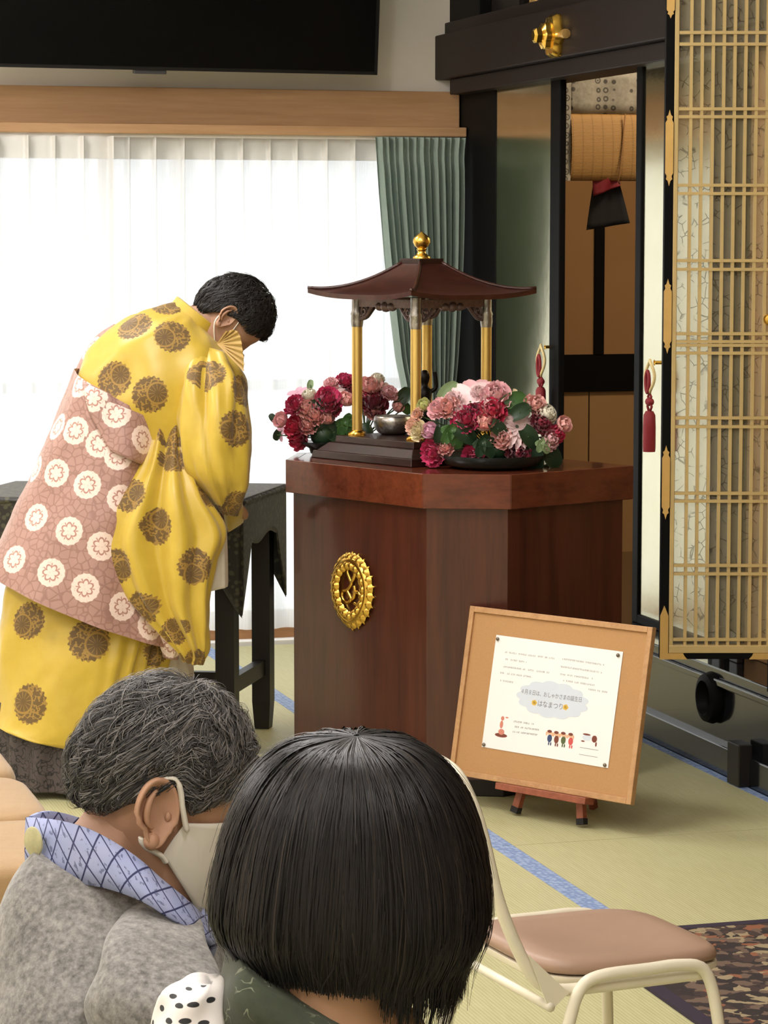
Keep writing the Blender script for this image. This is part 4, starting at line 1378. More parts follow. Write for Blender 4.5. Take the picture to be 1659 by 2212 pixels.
FR = [('lily', 'pink', 660, 150, 30), ('lily', 'pale', 590, 250, 42), ('carnation', 'pale', 700, 215, 16), ('carnation', 'pink', 860, 250, 32), ('carnation', 'pink', 300, 370, 22),
      ('carnation', 'salmon', 400, 360, 24), ('carnation', 'pale', 440, 285, 18), ('rose', 'lime', 170, 345, 17), ('carnation', 'peach', 60, 540, 17), ('carnation', 'cream', 115, 590, 19),
      ('rose', 'mauve', 235, 590, 20), ('carnation', 'magenta', 260, 790, 28), ('carnation', 'salmon', 375, 745, 19), ('carnation', 'magenta', 570, 480, 28), ('carnation', 'crimson', 820, 400, 28),
      ('rose', 'salmon', 750, 505, 26), ('carnation', 'salmon', 920, 660, 22), ('gerbera', 'pale', 1085, 520, 38), ('carnation', 'salmon', 1240, 340, 23), ('mum', 'white', 1350, 420, 25),
      ('rose', 'salmon', 1500, 530, 20), ('carnation', 'pink', 1375, 670, 22), ('carnation', 'magenta', 660, 840, 27), ('carnation', 'maroon', 1075, 810, 27), ('carnation', 'crimson', 1440, 620, 18),
      ('carnation', 'maroon', 1290, 520, 22), ('carnation', 'maroon', 640, 390, 16), ('carnation', 'pale', 520, 400, 18), ('lily', 'cream', 1050, 225, 13), ('carnation', 'peach', 100, 430, 14), ('rose', 'pale', 780, 330, 18)]
LR = [('oval', 'leaf_pale', 400, 210, 26, .8), ('lobed', 'leaf_green', 430, 560, 38, -1.2), ('lobed', 'leaf_dark', 720, 690, 34, -.9), ('oval', 'leaf_green', 1030, 290, 26, .4), ('oval', 'leaf_dark', 1200, 850, 38, -1.4),
      ('lobed', 'leaf_pale', 1300, 690, 24, -1.0), ('oval', 'leaf_dark', 1400, 830, 28, -1.0), ('oval', 'leaf_pale', 1350, 940, 9, -1.2), ('oval', 'leaf_dark', 1090, 400, 24, .6), ('oval', 'leaf_dark', 560, 620, 26, -.5), ('oval', 'leaf_dark', 1180, 640, 26, -.9),
      ('oval', 'leaf_dark', 330, 640, 24, -1.6), ('oval', 'leaf_dark', 880, 560, 22, -.6)]
FL = [('mum', 'white', 430, 310, 18), ('carnation', 'magenta', 290, 420, 22), ('carnation', 'magenta', 620, 370, 29), ('carnation', 'maroon', 640, 450, 22), ('carnation', 'pink', 660, 190, 15), ('carnation', 'magenta', 810, 165, 19),
      ('gerbera', 'pale', 690, 245, 24), ('rose', 'salmon', 810, 370, 19), ('carnation', 'salmon', 420, 450, 22), ('carnation', 'salmon', 490, 520, 25), ('rose', 'salmon', 615, 555, 19), ('carnation', 'crimson', 290, 650, 24),
      ('carnation', 'crimson', 330, 760, 24), ('rose', 'pink', 145, 580, 19), ('lily', 'mauve', 300, 285, 20), ('lily', 'mauve', 110, 680, 17), ('carnation', 'salmon', 430, 625, 21), ('mum', 'white', 1150, 135, 16), ('carnation', 'salmon', 1080, 230, 26),
      ('carnation', 'maroon', 1110, 390, 28), ('carnation', 'pink', 1270, 290, 17), ('carnation', 'salmon', 1120, 495, 20), ('rose', 'salmon', 1355, 440, 15), ('carnation', 'pale', 960, 190, 18), ('carnation', 'magenta', 1000, 360, 22), ('carnation', 'maroon', 880, 270, 18), ('lily', 'pale', 1200, 210, 13)]
LL = [('lobed', 'leaf_green', 800, 580, 34, -1.0), ('oval', 'leaf_pale', 440, 200, 10, 1.4), ('oval', 'leaf_dark', 1420, 330, 22, 1.0), ('oval', 'leaf_green', 540, 800, 14, -1.4), ('oval', 'leaf_dark', 50, 555, 11, 2.2), ('oval', 'leaf_green', 560, 890, 15, -1.3),
      ('oval', 'leaf_dark', 700, 700, 30, -.6), ('oval', 'leaf_dark', 560, 680, 22, -1.2), ('oval', 'leaf_dark', 500, 420, 20, .5), ('oval', 'leaf_dark', 90, 730, 12, -2.0), ('oval', 'leaf_green', 1440, 440, 16, -.8)]
fR = at_z(1066, 1013, ZP) + FWD * .055
fL = at_z(697, 984, ZP) + FWD * .035
fB = hc * np.array([1, 1, 0]) + eL * (hb + .098 + .075) + eR * .035 + UPZ * ZP
arrangement('pink and red flower arrangement in a dark bowl at the podium front corner', fR, np.dot(fR - _c, _f) + .01, (1062, 930), (.235, .125, .10),
            [(k, c, *z7(x, y), r) for (k, c, x, y, r) in FR], [(k, c, *z7(x, y), r, a) for (k, c, x, y, r, a) in LR], [(0, 0), (.10, 0), (.135, .010), (.15, .030), (.152, .038), (.12, .034), (0, .030)])
arrangement('pink and red flower arrangement in a dark bowl beside the white curtain', fL, np.dot(fL - _c, _f) + .03, (690, 895), (.13, .10, .08),
            [(k, c, *z8(x, y), r) for (k, c, x, y, r) in FL if x < 900], [(k, c, *z8(x, y), r, a) for (k, c, x, y, r, a) in LL if x < 900], [(0, 0), (.030, 0), (.038, .006), (.042, .020), (.066, .034), (.068, .040), (.05, .038), (0, .034)])
arrangement('low pink and maroon flower arrangement behind the metal basin', fB, np.dot(fB - _c, _f) + .0, (825, 870), (.085, .09, .05),
            [(k, c, *z8(x, y), r) for (k, c, x, y, r) in FL if x >= 900], [(k, c, *z8(x, y), r, a) for (k, c, x, y, r, a) in LL if x >= 900], [(0, 0), (.030, 0), (.038, .006), (.042, .020), (.060, .030), (.062, .034), (.05, .033), (0, .030)])
# ================================================================== CORK BOARD ON ITS EASEL
zl = .088
bA, bB = at_z(971, 1671, zl), at_z(1364, 1739, zl)
ex = (bB - bA) / np.linalg.norm(bB - bA)
Wb = np.linalg.norm(bB - bA)
nb_ = np.cross(UPZ, ex); 
if np.dot(nb_, FWD) > 0: nb_ = -nb_            # horizontal, toward the viewer
# lean back: choose tilt so the top corner lands on its direction
best = None
for tl in np.radians(np.arange(2, 30, .5)):
    upb = UPZ * math.cos(tl) - nb_ * math.sin(tl)
    nn = nb_ * math.cos(tl) + UPZ * math.sin(tl)
    tlc = at_plane(1017, 1308, bA, nn)
    e = abs(np.dot(tlc - bA, ex))
    if best is None or e < best[0]: best = (e, tl)
TL = min(best[1], math.radians(20))
upb = UPZ * math.cos(TL) - nb_ * math.sin(TL); nbd = nb_ * math.cos(TL) + UPZ * math.sin(TL)
tr_ = at_plane(1407, 1355, bA, nbd); tl_ = at_plane(1017, 1308, bA, nbd)
Hb = (np.dot(tr_ - bA, upb) + np.dot(tl_ - bA, upb)) / 2
print('BOARD', Wb, Hb, math.degrees(TL))
def bpt(u, v, w=0): return bA + ex * u + upb * v + nbd * w
def board():
    root = thing('cork_board', 'cork notice board in a pale wood frame leaning on the small easel', 'notice board', bpt(Wb / 2, 0))
    def bx(u0, u1, v0, v1, w0, w1, mb=None):
        mb = mb or MB()
        return mb.obox(bpt((u0 + u1) / 2, (v0 + v1) / 2, (w0 + w1) / 2), ex, upb, nbd, (u1 - u0) / 2, (v1 - v0) / 2, (w1 - w0) / 2)
    fw = .016
    bx(fw, Wb - fw, fw, Hb - fw, -.012, -.003).build('cork_sheet', 'cork', root)
    for q in ((0, fw, 0, Hb), (Wb - fw, Wb, 0, Hb)): bx(*q, -.014, .004).build('frame_side', 'corkframe', root, bevel=.0015)
    for q in ((fw, Wb - fw, 0, fw), (fw, Wb - fw, Hb - fw, Hb)): bx(*q, -.014, .004).build('frame_side', 'corkframe', root, bevel=.0015)
board()
# notice paper (slightly turned on the board)
def z9(x, y): return 900 + .3315 * x, 1280 + .3315 * y
pcs = [at_plane(*z9(*q), bpt(0, 0, -.002), nbd) for q in ((425, 1005), (1248, 1145), (1338, 385), (515, 275))]
p_o = pcs[0]; pex = pcs[1] - pcs[0]; PW = np.linalg.norm(pex); pex /= PW
pey = np.cross(nbd, pex); PH = (np.dot(pcs[3] - p_o, pey) + np.dot(pcs[2] - p_o, pey)) / 2
def ppt(u, v, w=0): return p_o + pex * u * PW + pey * v * PH + nbd * w
def paper():
    root = thing('notice_sheet', 'white printed notice sheet pinned to the cork board', 'paper', ppt(.5, 0))
    MB().obox(ppt(.5, .5, .0003), pex, pey, nbd, PW / 2, PH / 2, .0004).build('sheet', 'paper', root)
    for (u, v) in ((.018, .965), (.968, .965), (.018, .022), (.975, .022)):
        MB().lathe([(.0045, .0008), (.0055, .003), (.004, .0055), (0, .006)], ppt(u, v), 12, nbd).build('pin', 'pin', root, smooth=True, angle=60)
    def inv(x, y):      # zoom pixel -> (u,v) on the sheet
        p = at_plane(*z9(x, y), p_o, nbd) - p_o
        return np.dot(p, pex) / PW, np.dot(p, pey) / PH
    def poly(mb, pts, h): mb.extrude([ppt(u, v, h) for (u, v) in pts], nbd * .0002)
    def ell_(mb, cx, cy, rx, ry, h, n=20):
        poly(mb, [(cx + rx * math.cos(a), cy + ry * math.sin(a)) for a in np.linspace(0, 2 * math.pi, n, endpoint=False)], h)
    # pale blue cloud
    c = inv(885, 700); a_, b_ = inv(640, 660), inv(1115, 720)
    rx = abs(b_[0] - a_[0]) / 2; ry = abs(inv(880, 580)[1] - inv(880, 825)[1]) / 2
    pts = []
    for k in range(120):
        a = 2 * math.pi * k / 120
        s = .90 + .10 * abs(math.sin(a * 6.5))
        pts.append((c[0] + rx * s * math.cos(a), c[1] + ry * s * math.sin(a)))
    m = MB(); poly(m, pts, .0009); m.build('cloud_print', 'cloudblue', root)
    # lines of fine print, too small to read
    R = random.Random(5)
    def line(x0, y0, x1, y1, mb, hgt=5, dens=1.0):
        p, q = inv(x0, y0), inv(x1, y1)
        L = (q[0] - p[0]) * PW; n = int(L / .0048)
        for k in range(n):
            if R.random() > .86 * dens: continue
            t = (k + .5) / n
            u = p[0] + (q[0] - p[0]) * t; v = p[1] + (q[1] - p[1]) * t
            hu = .0017 / PW; hv = .0022 / PH
            for s in range(2):
                if R.random() < .75:
                    vv = v + hv * (s - .5) * 1.2
                    poly(mb, [(u - hu, vv - .0004 / PH), (u + hu, vv - .0004 / PH), (u + hu, vv + .0004 / PH), (u - hu, vv + .0004 / PH)], .0009)
            uu = u + hu * R.uniform(-.8, .8)
            poly(mb, [(uu - .0004 / PW, v - hv), (uu + .0004 / PW, v - hv), (uu + .0004 / PW, v + hv), (uu - .0004 / PW, v + hv)], .0009)
    fine = MB()
    for q in ((575, 388, 900, 430), (570, 432, 720, 455), (565, 482, 865, 522), (545, 522, 750, 550), (545, 572, 630, 585), (950, 432, 1225, 472), (940, 482, 1210, 522), (935, 532, 1150, 562), (955, 572, 1170, 606), (1120, 630, 1245, 650)):
        line(*q, fine)
    tag(fine.build('fine_print', 'ink', root), kind='stuff')
    f2 = MB()
    for q in ((632, 838, 765, 858), (630, 872, 800, 895), (626, 905, 790, 928)): line(*q, f2)
    tag(f2.build('caption_print', 'ink2', root), kind='stuff')
    # headline in the cloud
    def text(s, x0, y0, x1, hfac, mat, name):
        p, q = inv(x0, y0), inv(x1, y0 + (x1 - x0) * .148)
        cu = bpy.data.curves.new(name, 'FONT'); cu.body = s; cu.size = 1.0
        to = bpy.data.objects.new(name, cu); COL.objects.link(to)
        bpy.context.view_layer.update()
        dg = bpy.context.evaluated_depsgraph_get()
        me = bpy.data.meshes.new_from_object(to.evaluated_get(dg))
        bpy.data.objects.remove(to, do_unlink=True)
        V = np.array([v.co[:] for v in me.vertices])
        if len(V) == 0: return
        w = V[:, 0].max() - V[:, 0].min(); L = (q[0] - p[0]) * PW; s_ = L / w
        base = ppt(p[0], p[1], .0013)
        d = ppt(q[0], q[1], .0013) - base; d /= np.linalg.norm(d); e = np.cross(nbd, d)
        for v in me.vertices:
            x, y = v.co[0] - V[:, 0].min(), v.co[1]
            v.co = Vector(base + d * x * s_ + e * y * s_ * hfac - np.array(root.location))
        me.materials.clear(); me.materials.append(MAT[mat])
        o = bpy.data.objects.new(name, me); COL.objects.link(o); o.parent = root
    text('４月８日は、おしゃかさまの誕生日', 684, 655, 1075, 1.15, 'ink2', 'headline_print')
    text('はなまつり', 790, 738, 950, 1.05, 'ink2', 'title_print')
    fl = MB()
    for (x, y) in ((768, 718), (972, 748)):
        u, v = inv(x, y)
        for k in range(5):
            a = 2 * math.pi * k / 5
            ell_(fl, u + .011 * math.cos(a), v + .013 * math.sin(a), .011, .013, .0011, 12)
    fl.build('flower_print', 'p_yellow', root)
    # standing figure on a bowl
    a = MB(); u, v = inv(562, 820)
    ell_(a, u, v, .013, .020, .0009); ell_(a, u - .003, v - .055, .013, .034, .0009); ell_(a, *inv(590, 815), .012, .006, .0009); ell_(a, *inv(553, 908), .024, .026, .0009)
    a.build('figure_print', 'p_pink', root)
    a = MB(); ell_(a, *inv(551, 930), .050, .018, .0008); a.build('bowl_print', 'p_brown', root)
    # four children with raised arms
    for k, (x, y, m) in enumerate(((868, 950, 'p_blue'), (912, 958, 'p_brown'), (957, 963, 'p_green'), (1005, 970, 'p_red'))):
        b = MB(); ell_(b, *inv(x, y), .018, .034, .0010)
        u, v = inv(x, y + 35)
        for s in (-1, 1): ell_(b, u + s * .008, v, .005, .016, .0010, 10)
        b.build('child_print', m, root)
        h = MB(); u, v = inv(x, y - 38); ell_(h, u, v, .017, .020, .0012)
        for s in (-1, 1): ell_(h, u + s * .022, v - .012, .006, .018, .0011, 10)
        h.build('child_print', 'p_skin', root)
        h = MB(); ell_(h, u, v + .010, .018, .013, .0014, 14); h.build('child_print', 'p_brown', root)
    # animal and stall sketch
    s = MB(); u, v = inv(1110, 945); ell_(s, u, v, .034, .026, .0009); s.build('animal_print', 'cloudblue', root)
    s = MB(); ell_(s, *inv(1160, 955), .020, .030, .0011); ell_(s, *inv(1110, 925), .030, .008, .0011); ell_(s, *inv(1085, 968), .014, .006, .0011); ell_(s, *inv(1170, 990), .006, .02, .0011); s.build('animal_print', 'p_brown', root)
    s = MB()
    p, q = inv(1065, 1010), inv(1185, 1030)
    for d in (0, .06):
        poly(s, [(p[0], p[1] - d), (q[0], q[1] - d), (q[0], q[1] - d + .004), (p[0], p[1] - d + .004)], .0009)
    s.build('stall_print', 'ink', root)
paper()
def easel():
    f1, f2 = at_z(1100, 1765, 0), at_z(1248, 1790, 0)
    root = thing('table_easel', 'small reddish wooden easel holding the cork board', 'easel', ((f1 + f2) / 2) * np.array([1, 1, 0]))
    lw = .012
    # ledge under the board
    u0 = np.dot(at_plane(1082, 1693, bpt(0, -.01, 0), nbd) - bA, ex); u1 = np.dot(at_plane(1276, 1728, bpt(0, -.01, 0), nbd) - bA, ex)
    MB().obox(bpt((u0 + u1) / 2, -.0095, .004), ex, upb, nbd, (u1 - u0) / 2, .009, .020).build('ledge', 'easelwood', root, bevel=.0015)
    um = (u0 + u1) / 2
    apex = bpt(um, .40, -.030)
    def onfloor(f):
        u = np.dot(f - bA, ex); q = bpt(u, 0, -.030); return q - upb * (q[2] / upb[2])
    f1, f2 = onfloor(f1), onfloor(f2)
    for f, s in ((f1, -1), (f2, 1)):
        a = apex + ex * s * .012
        d = f - a; d /= np.linalg.norm(d)
        foot = f + UPZ * .012
        MB().beam(a, foot - d * .012, .022, .018, nbd).build('leg', 'easelwood', root, bevel=.001)
        MB().beam(foot - d * .0125, foot + d * .004, .024, .020, nbd).build('rubber_foot', 'rubber', root)
    back = (f1 + f2) / 2 - nb_ * .20; back[2] = .004
    MB().beam(apex - nbd * .014, back, .020, .016, ex).build('leg', 'easelwood', root, bevel=.001)
easel()

# ================================================================== BROCADE-COVERED TABLE
ZT2 = .785
n1 = at_z(515, 1078, ZT2); fA = at_z(607, 1045, ZT2)
te = fA - n1; tD = np.linalg.norm(te); te /= tD
tl2 = np.array([-te[1], te[0], 0.0])
if np.dot(tl2, RGT) > 0: tl2 = -tl2
tl2 = tl2 * .96 + te * -.10; tl2 /= np.linalg.norm(tl2)
TLn = .86
def tp(u, v, z): return n1 * np.array([1, 1, 0]) + tl2 * u + te * v + UPZ * z
print('TABLE', tD, n1, fA)
def table():
    tD_ = tD
    root = thing('altar_table', 'narrow dark table under an olive brocade cloth behind the robed figure', 'table', tp(TLn / 2, tD_ / 2, 0))
    MB().hexa([tp(0, 0, ZT2 - .03), tp(TLn, 0, ZT2 - .03), tp(TLn, tD_, ZT2 - .03), tp(0, tD_, ZT2 - .03), tp(0, 0, ZT2 - .004), tp(TLn, 0, ZT2 - .004), tp(TLn, tD_, ZT2 - .004), tp(0, tD_, ZT2 - .004)]).build('table_top', 'blackwood', root)
    lw = .058
    spots = [(0.02, .015), (0.02, tD_ - lw - .015), (TLn - lw - .02, .015), (TLn - lw - .02, tD_ - lw - .015)]
    for (u, v) in spots:
        MB().hexa([tp(u + .006, v + .006, 0), tp(u + lw - .006, v + .006, 0), tp(u + lw - .006, v + lw - .006, 0), tp(u + .006, v + lw - .006, 0),
                   tp(u, v, .09), tp(u + lw, v, .09), tp(u + lw, v + lw, .09), tp(u, v + lw, .09)]).hexa([tp(u, v, .09), tp(u + lw, v, .09), tp(u + lw, v + lw, .09), tp(u, v + lw, .09),
                   tp(u, v, ZT2 - .031), tp(u + lw, v, ZT2 - .031), tp(u + lw, v + lw, ZT2 - .031), tp(u, v + lw, ZT2 - .031)]).build('leg', 'blackwood', root)
    for u in (0.035, TLn - .035 - .03):
        MB().hexa([tp(u, lw + .015, .175), tp(u + .03, lw + .015, .175), tp(u + .03, tD_ - lw - .015, .175), tp(u, tD_ - lw - .015, .175), tp(u, lw + .015, .225), tp(u + .03, lw + .015, .225), tp(u + .03, tD_ - lw - .015, .225), tp(u, tD_ - lw - .015, .225)]).build('stretcher', 'blackwood', root)
    MB().hexa([tp(.065, tD_ / 2 - .015, .18), tp(TLn - .065, tD_ / 2 - .015, .18), tp(TLn - .065, tD_ / 2 + .015, .18), tp(.065, tD_ / 2 + .015, .18), tp(.065, tD_ / 2 - .015, .215), tp(TLn - .065, tD_ / 2 - .015, .215), tp(TLn - .065, tD_ / 2 + .015, .215), tp(.065, tD_ / 2 + .015, .215)]).build('stretcher', 'blackwood', root)
    # cloth: top sheet, hanging skirt with long points over the legs
    ct = MB()
    o = .012
    outl = [tp(-o, -o, ZT2), tp(TLn + o, -o, ZT2), tp(TLn + o, tD_ + o, ZT2), tp(-o, tD_ + o, ZT2)]
    ct.hexa([p - UPZ * .004 for p in outl] + outl)
    cloth = ct.build('table_cloth', 'brocade_dark', root, bevel=.003)
    sk = MB()
    def drop(s, L):       # drop length along an edge of length L: points at the corners
        d = min(s, L - s)
        return .14 + .22 * max(0, 1 - d / .11) ** .8 + .012 * math.sin(22 * s)
    loops = [((-o, -o), (TLn + o, -o)), ((TLn + o, -o), (TLn + o, tD_ + o)), ((TLn + o, tD_ + o), (-o, tD_ + o)), ((-o, tD_ + o), (-o, -o))]
    for (a, b) in loops:
        L = math.hypot(b[0] - a[0], b[1] - a[1]); n = int(L / .02) + 2
        cols_ = []
        for i in range(n):
            t = i / (n - 1); u = a[0] + (b[0] - a[0]) * t; v = a[1] + (b[1] - a[1]) * t
            dr = drop(t * L, L)
            cols_.append([tp(u, v, ZT2 - .001 - dr * k / 8) for k in range(9)])
        sk.grid(cols_)
    sk.build('cloth_skirt', 'brocade_dark', root, smooth=True, solid=.004)
    fr_ = MB()
    for (a, b) in loops:
        L = math.hypot(b[0] - a[0], b[1] - a[1])
        fr_.tube([tp(a[0] + (b[0] - a[0]) * t, a[1] + (b[1] - a[1]) * t, ZT2 - .012) for t in np.linspace(0, 1, 30)], [.0085 + .003 * math.sin(i * 2.1) for i in range(30)], 6)
    fr_.build('fringed_edge', 'brocade_dark', root, smooth=True)
table()

# ================================================================== STACKING CHAIR (prototype at the origin, facing +x)
def chair_proto(label):
    root = thing('stacking_chair', label, 'chair')
    zs = .37
    W, Dp = .335, .36
    tr = .0105
    # padded seat: rounded sheet with a waterfall front
    rows = []
    def outline(ins, n=44):
        pts = []
        for a in np.linspace(0, 2 * math.pi, n, endpoint=False):
            c, s = math.cos(a), math.sin(a)
            k = 2 / 4.5
            x = -.018 + math.copysign(abs(c) ** k, c) * (Dp / 2 - ins); y = math.copysign(abs(s) ** k, s) * (W / 2 - ins)
            pts.append((x, y))
        return pts
    def zsurf(x): return zs - .010 * max(0, (x / (Dp / 2))) ** 3 + .006 * max(0, -x / (Dp / 2)) ** 2
    prof = [(.10, -.020), (.012, -.020), (.002, -.016), (0, -.008), (.003, .000), (.012, .006), (.05, .008), (.10, .006), (.15, .004)]
    R_ = [[(x, y, zsurf(x) + h) for (x, y) in outline(i)] for (i, h) in prof]
    MB().grid(R_, close_v=True, cap0=True, cap1=True).build('seat_pad', 'seatvinyl', root, smooth=True, angle=60)
    R_ = [[(x, y, zsurf(x) + h) for (x, y) in outline(i)] for (i, h) in [(.10, -.034), (.004, -.034), (.0, -.030), (.0, -.021), (.10, -.0205)]]
    MB().grid(R_, close_v=True, cap0=True, cap1=True).build('seat_pan', 'cream_tube', root, smooth=True, angle=50)
    # side leg loops (inverted U), each side
    for s in (-1, 1):
        y = s * (W / 2 + .024)
        pts = smooth_path([(-.275, y + s * .03, .004), (-.235, y + s * .018, .12), (-.178, y + s * .004, .27), (-.152, y, .338), (-.115, y, .360), (-.02, y, .362), (.04, y, .362), (.086, y, .348), (.108, y + s * .004, .28), (.122, y + s * .016, .13), (.132, y + s * .026, .004)], 5)
        lo = MB().tube(pts, tr, 10).build('leg_loop', 'cream_tube', root, smooth=True)
        for p in (pts[0], pts[-1]):
            MB().lathe([(.013, 0), (.0135, .02), (0, .021)], (p[0], p[1], 0), 10).build('foot_cap', 'rubber', lo, smooth=True, angle=50)
    # backrest hoop running down and forward under the seat
    yb_ = W / 2 + .008
    zt_ = .37 + .36
    half = [(.10, yb_, .338), (-.10, yb_, .338), (-.19, yb_, .343), (-.236, yb_, .378), (-.287, yb_ - .004, .49), (-.318, yb_ - .008, .61), (-.338, yb_ - .018, .675), (-.352, yb_ - .055, .715)]
    hoop = [(a, -b_, c) for (a, b_, c) in half] + [(-.358, 0, .722)] + half[::-1]
    MB().tube(smooth_path(hoop, 6), tr, 10).build('back_hoop', 'cream_tube', root, smooth=True)
    # back pad
    rows = []
    for i in range(7):
        t = i / 6; z = .545 + .155 * t
        x = -.290 - (z - .50) * .27 - .004
        rows.append([(x - .016 * (1 - (y / (yb_ - .01)) ** 2), y, z) for y in np.linspace(-(yb_ - .022), yb_ - .022, 13)])
    MB().grid(rows).build('back_pad', 'seatvinyl', root, smooth=True, solid=.02)
    MB().tube([(-.205, -yb_ - .018, .318), (-.205, yb_ + .018, .318)], .008, 8).build('cross_tube', 'cream_tube', root, smooth=True)
    for s in (-1, 1):
        pts = [(-.245, s * (yb_ + .012), .41), (-.170, s * (yb_ + .012), .338), (-.205, s * (yb_ + .012), .310)]
        MB().extrude(pts, (0, s * .003, 0)).build('gusset_plate', 'cream_tube', root)
    return root
chair = chair_proto('cream steel stacking chair with beige-brown seat standing empty')
cs = [at_z(*p, .37) for p in ((1097, 1984), (1417, 1955), (1552, 2051), (1156, 2108))]
cc = sum(cs) / 4
fdir = (cs[1] + cs[2]) / 2 - (cs[0] + cs[3]) / 2
CH_ANG = math.atan2(fdir[1], fdir[0])
print('CHAIR', cc, math.degrees(CH_ANG), np.linalg.norm(fdir), np.linalg.norm((cs[0] + cs[1]) / 2 - (cs[2] + cs[3]) / 2))
chair.location = (cc[0], cc[1], 0)
chair.rotation_euler = (0, 0, CH_ANG)

# ================================================================== RUG
rx0, ry1 = 2.10, 5.68
rug = thing('floor_rug', 'dark patterned rug lying on the mats at the altar side', 'rug', ((rx0 + 3.1) / 2, 3.6, 0.001))
MB().box(rx0 + .035, 3.06, 1.2, ry1 - .03, .001, .008).build('rug_field', 'rug', rug)
for q in ((rx0, rx0 + .035, 1.165, ry1), (3.06, 3.095, 1.165, ry1), (rx0 + .035, 3.06, ry1 - .03, ry1), (rx0 + .035, 3.06, 1.165, 1.2)):
    MB().box(*q, .001, .0085).build('rug_border', 'rugborder', rug)

# ================================================================== CUSHIONED STOOLS in a row
def stool(y0, y1, label):
    x1 = .925; x0 = x1 - .46
    root = thing('cushioned_stool', label, 'stool', ((x0 + x1) / 2, (y0 + y1) / 2, 0), 'row of tan cushioned stools')
    def outline(ins, n=40):
        pts = []
        for a in np.linspace(0, 2 * math.pi, n, endpoint=False):
            c, s = math.cos(a), math.sin(a); k = 2 / 7.0
            pts.append(((x0 + x1) / 2 + math.copysign(abs(c) ** k, c) * ((x1 - x0) / 2 - ins), (y0 + y1) / 2 + math.copysign(abs(s) ** k, s) * ((y1 - y0) / 2 - ins)))
        return pts
    R_ = [[(x, y, z) for (x, y) in outline(i)] for (i, z) in [(.1, .262), (.01, .262), (.002, .270), (0, .285), (0, .335), (.006, .350), (.022, .358), (.08, .362), (.18, .363)]]
    MB().grid(R_, close_v=True, cap0=True, cap1=True).build('cushion', 'tan_suede', root, smooth=True, angle=70)
    for (a, b) in ((x0 + .03, y0 + .03), (x1 - .065, y0 + .03), (x0 + .03, y1 - .065), (x1 - .065, y1 - .065)):
        MB().box(a, a + .035, b, b + .035, 0, .2625).build('leg', 'blackwood', root, bevel=.002)
    MB().box(x0 + .035, x1 - .035, y0 + .035, y1 - .035, .225, .262).build('frame', 'blackwood', root)
stool(5.185, 5.642, 'tan cushioned stool beside the grey-haired person in grey')
stool(5.658, 6.115, 'middle tan cushioned stool of the row')
stool(6.131, 6.588, 'tan cushioned stool of the row nearest the robed figure')
# ================================================================== PEOPLE: helpers
def crom(rows, n):
    """smooth interpolation of key rows"""
    K = np.array(rows, float); m = len(K); out = []
    for i in range(n):
        t = i / (n - 1) * (m - 1); k = min(int(t), m - 2); f_ = t - k
        p0, p1, p2, p3 = K[max(k - 1, 0)], K[k], K[k + 1], K[min(k + 2, m - 1)]
        out.append(.5 * ((2 * p1) + (-p0 + p2) * f_ + (2 * p0 - 5 * p1 + 4 * p2 - p3) * f_ ** 2 + (-p0 + 3 * p1 - 3 * p2 + p3) * f_ ** 3))
    return np.array(out)
def loft(rows, n=40, m=56, fold=None, p=2.3, cap=True, mb=None, wr=0.0):
    """rows: (xL, yL, xR, yR, depth, half thickness) in photo pixels / metres -> rounded closed volume.
    angle 0 = right silhouette, pi/2 = far side, pi = left silhouette, 3pi/2 = viewer side"""
    K = crom(rows, n); P = []
    for i, (xl, yl, xr, yr, D, th) in enumerate(K):
        L = at_D(xl, yl, D); R = at_D(xr, yr, D); c = (L + R) / 2; a = (R - L) / 2
        an = a / (np.linalg.norm(a) + 1e-9)
        row = []
        for j in range(m):
            ph = 2 * math.pi * j / m; cs, sn = math.cos(ph), math.sin(ph)
            k = 2 / p
            u = math.copysign(abs(cs) ** k, cs); v = math.copysign(abs(sn) ** k, sn)
            d = fold(i / (n - 1), ph) if fold else 0.0
            if wr: d += wr * (mnoise.noise(Vector((3.1 * math.cos(ph) + 1.6 * i / n, 3.1 * math.sin(ph), 5.0 * i / n + wr * 900))) + .5 * abs(mnoise.noise(Vector((6 * math.cos(ph) + 7 * i / n, 6 * math.sin(ph), 4.0 * i / n))))) 
            row.append(c + a * u + FWD * th * v + (an * cs + FWD * sn) * d)
        P.append(row)
    mb = mb or MB()
    mb.grid(P, close_v=True, cap0=cap, cap1=cap)
    return mb, np.array(P)
def bvh_of(o):
    me = o.data; off = world_loc(o)
    V = [tuple(np.array(v.co) + off) for v in me.vertices]
    return BVHTree.FromPolygons([Vector(v) for v in V], [tuple(p.vertices) for p in me.polygons])
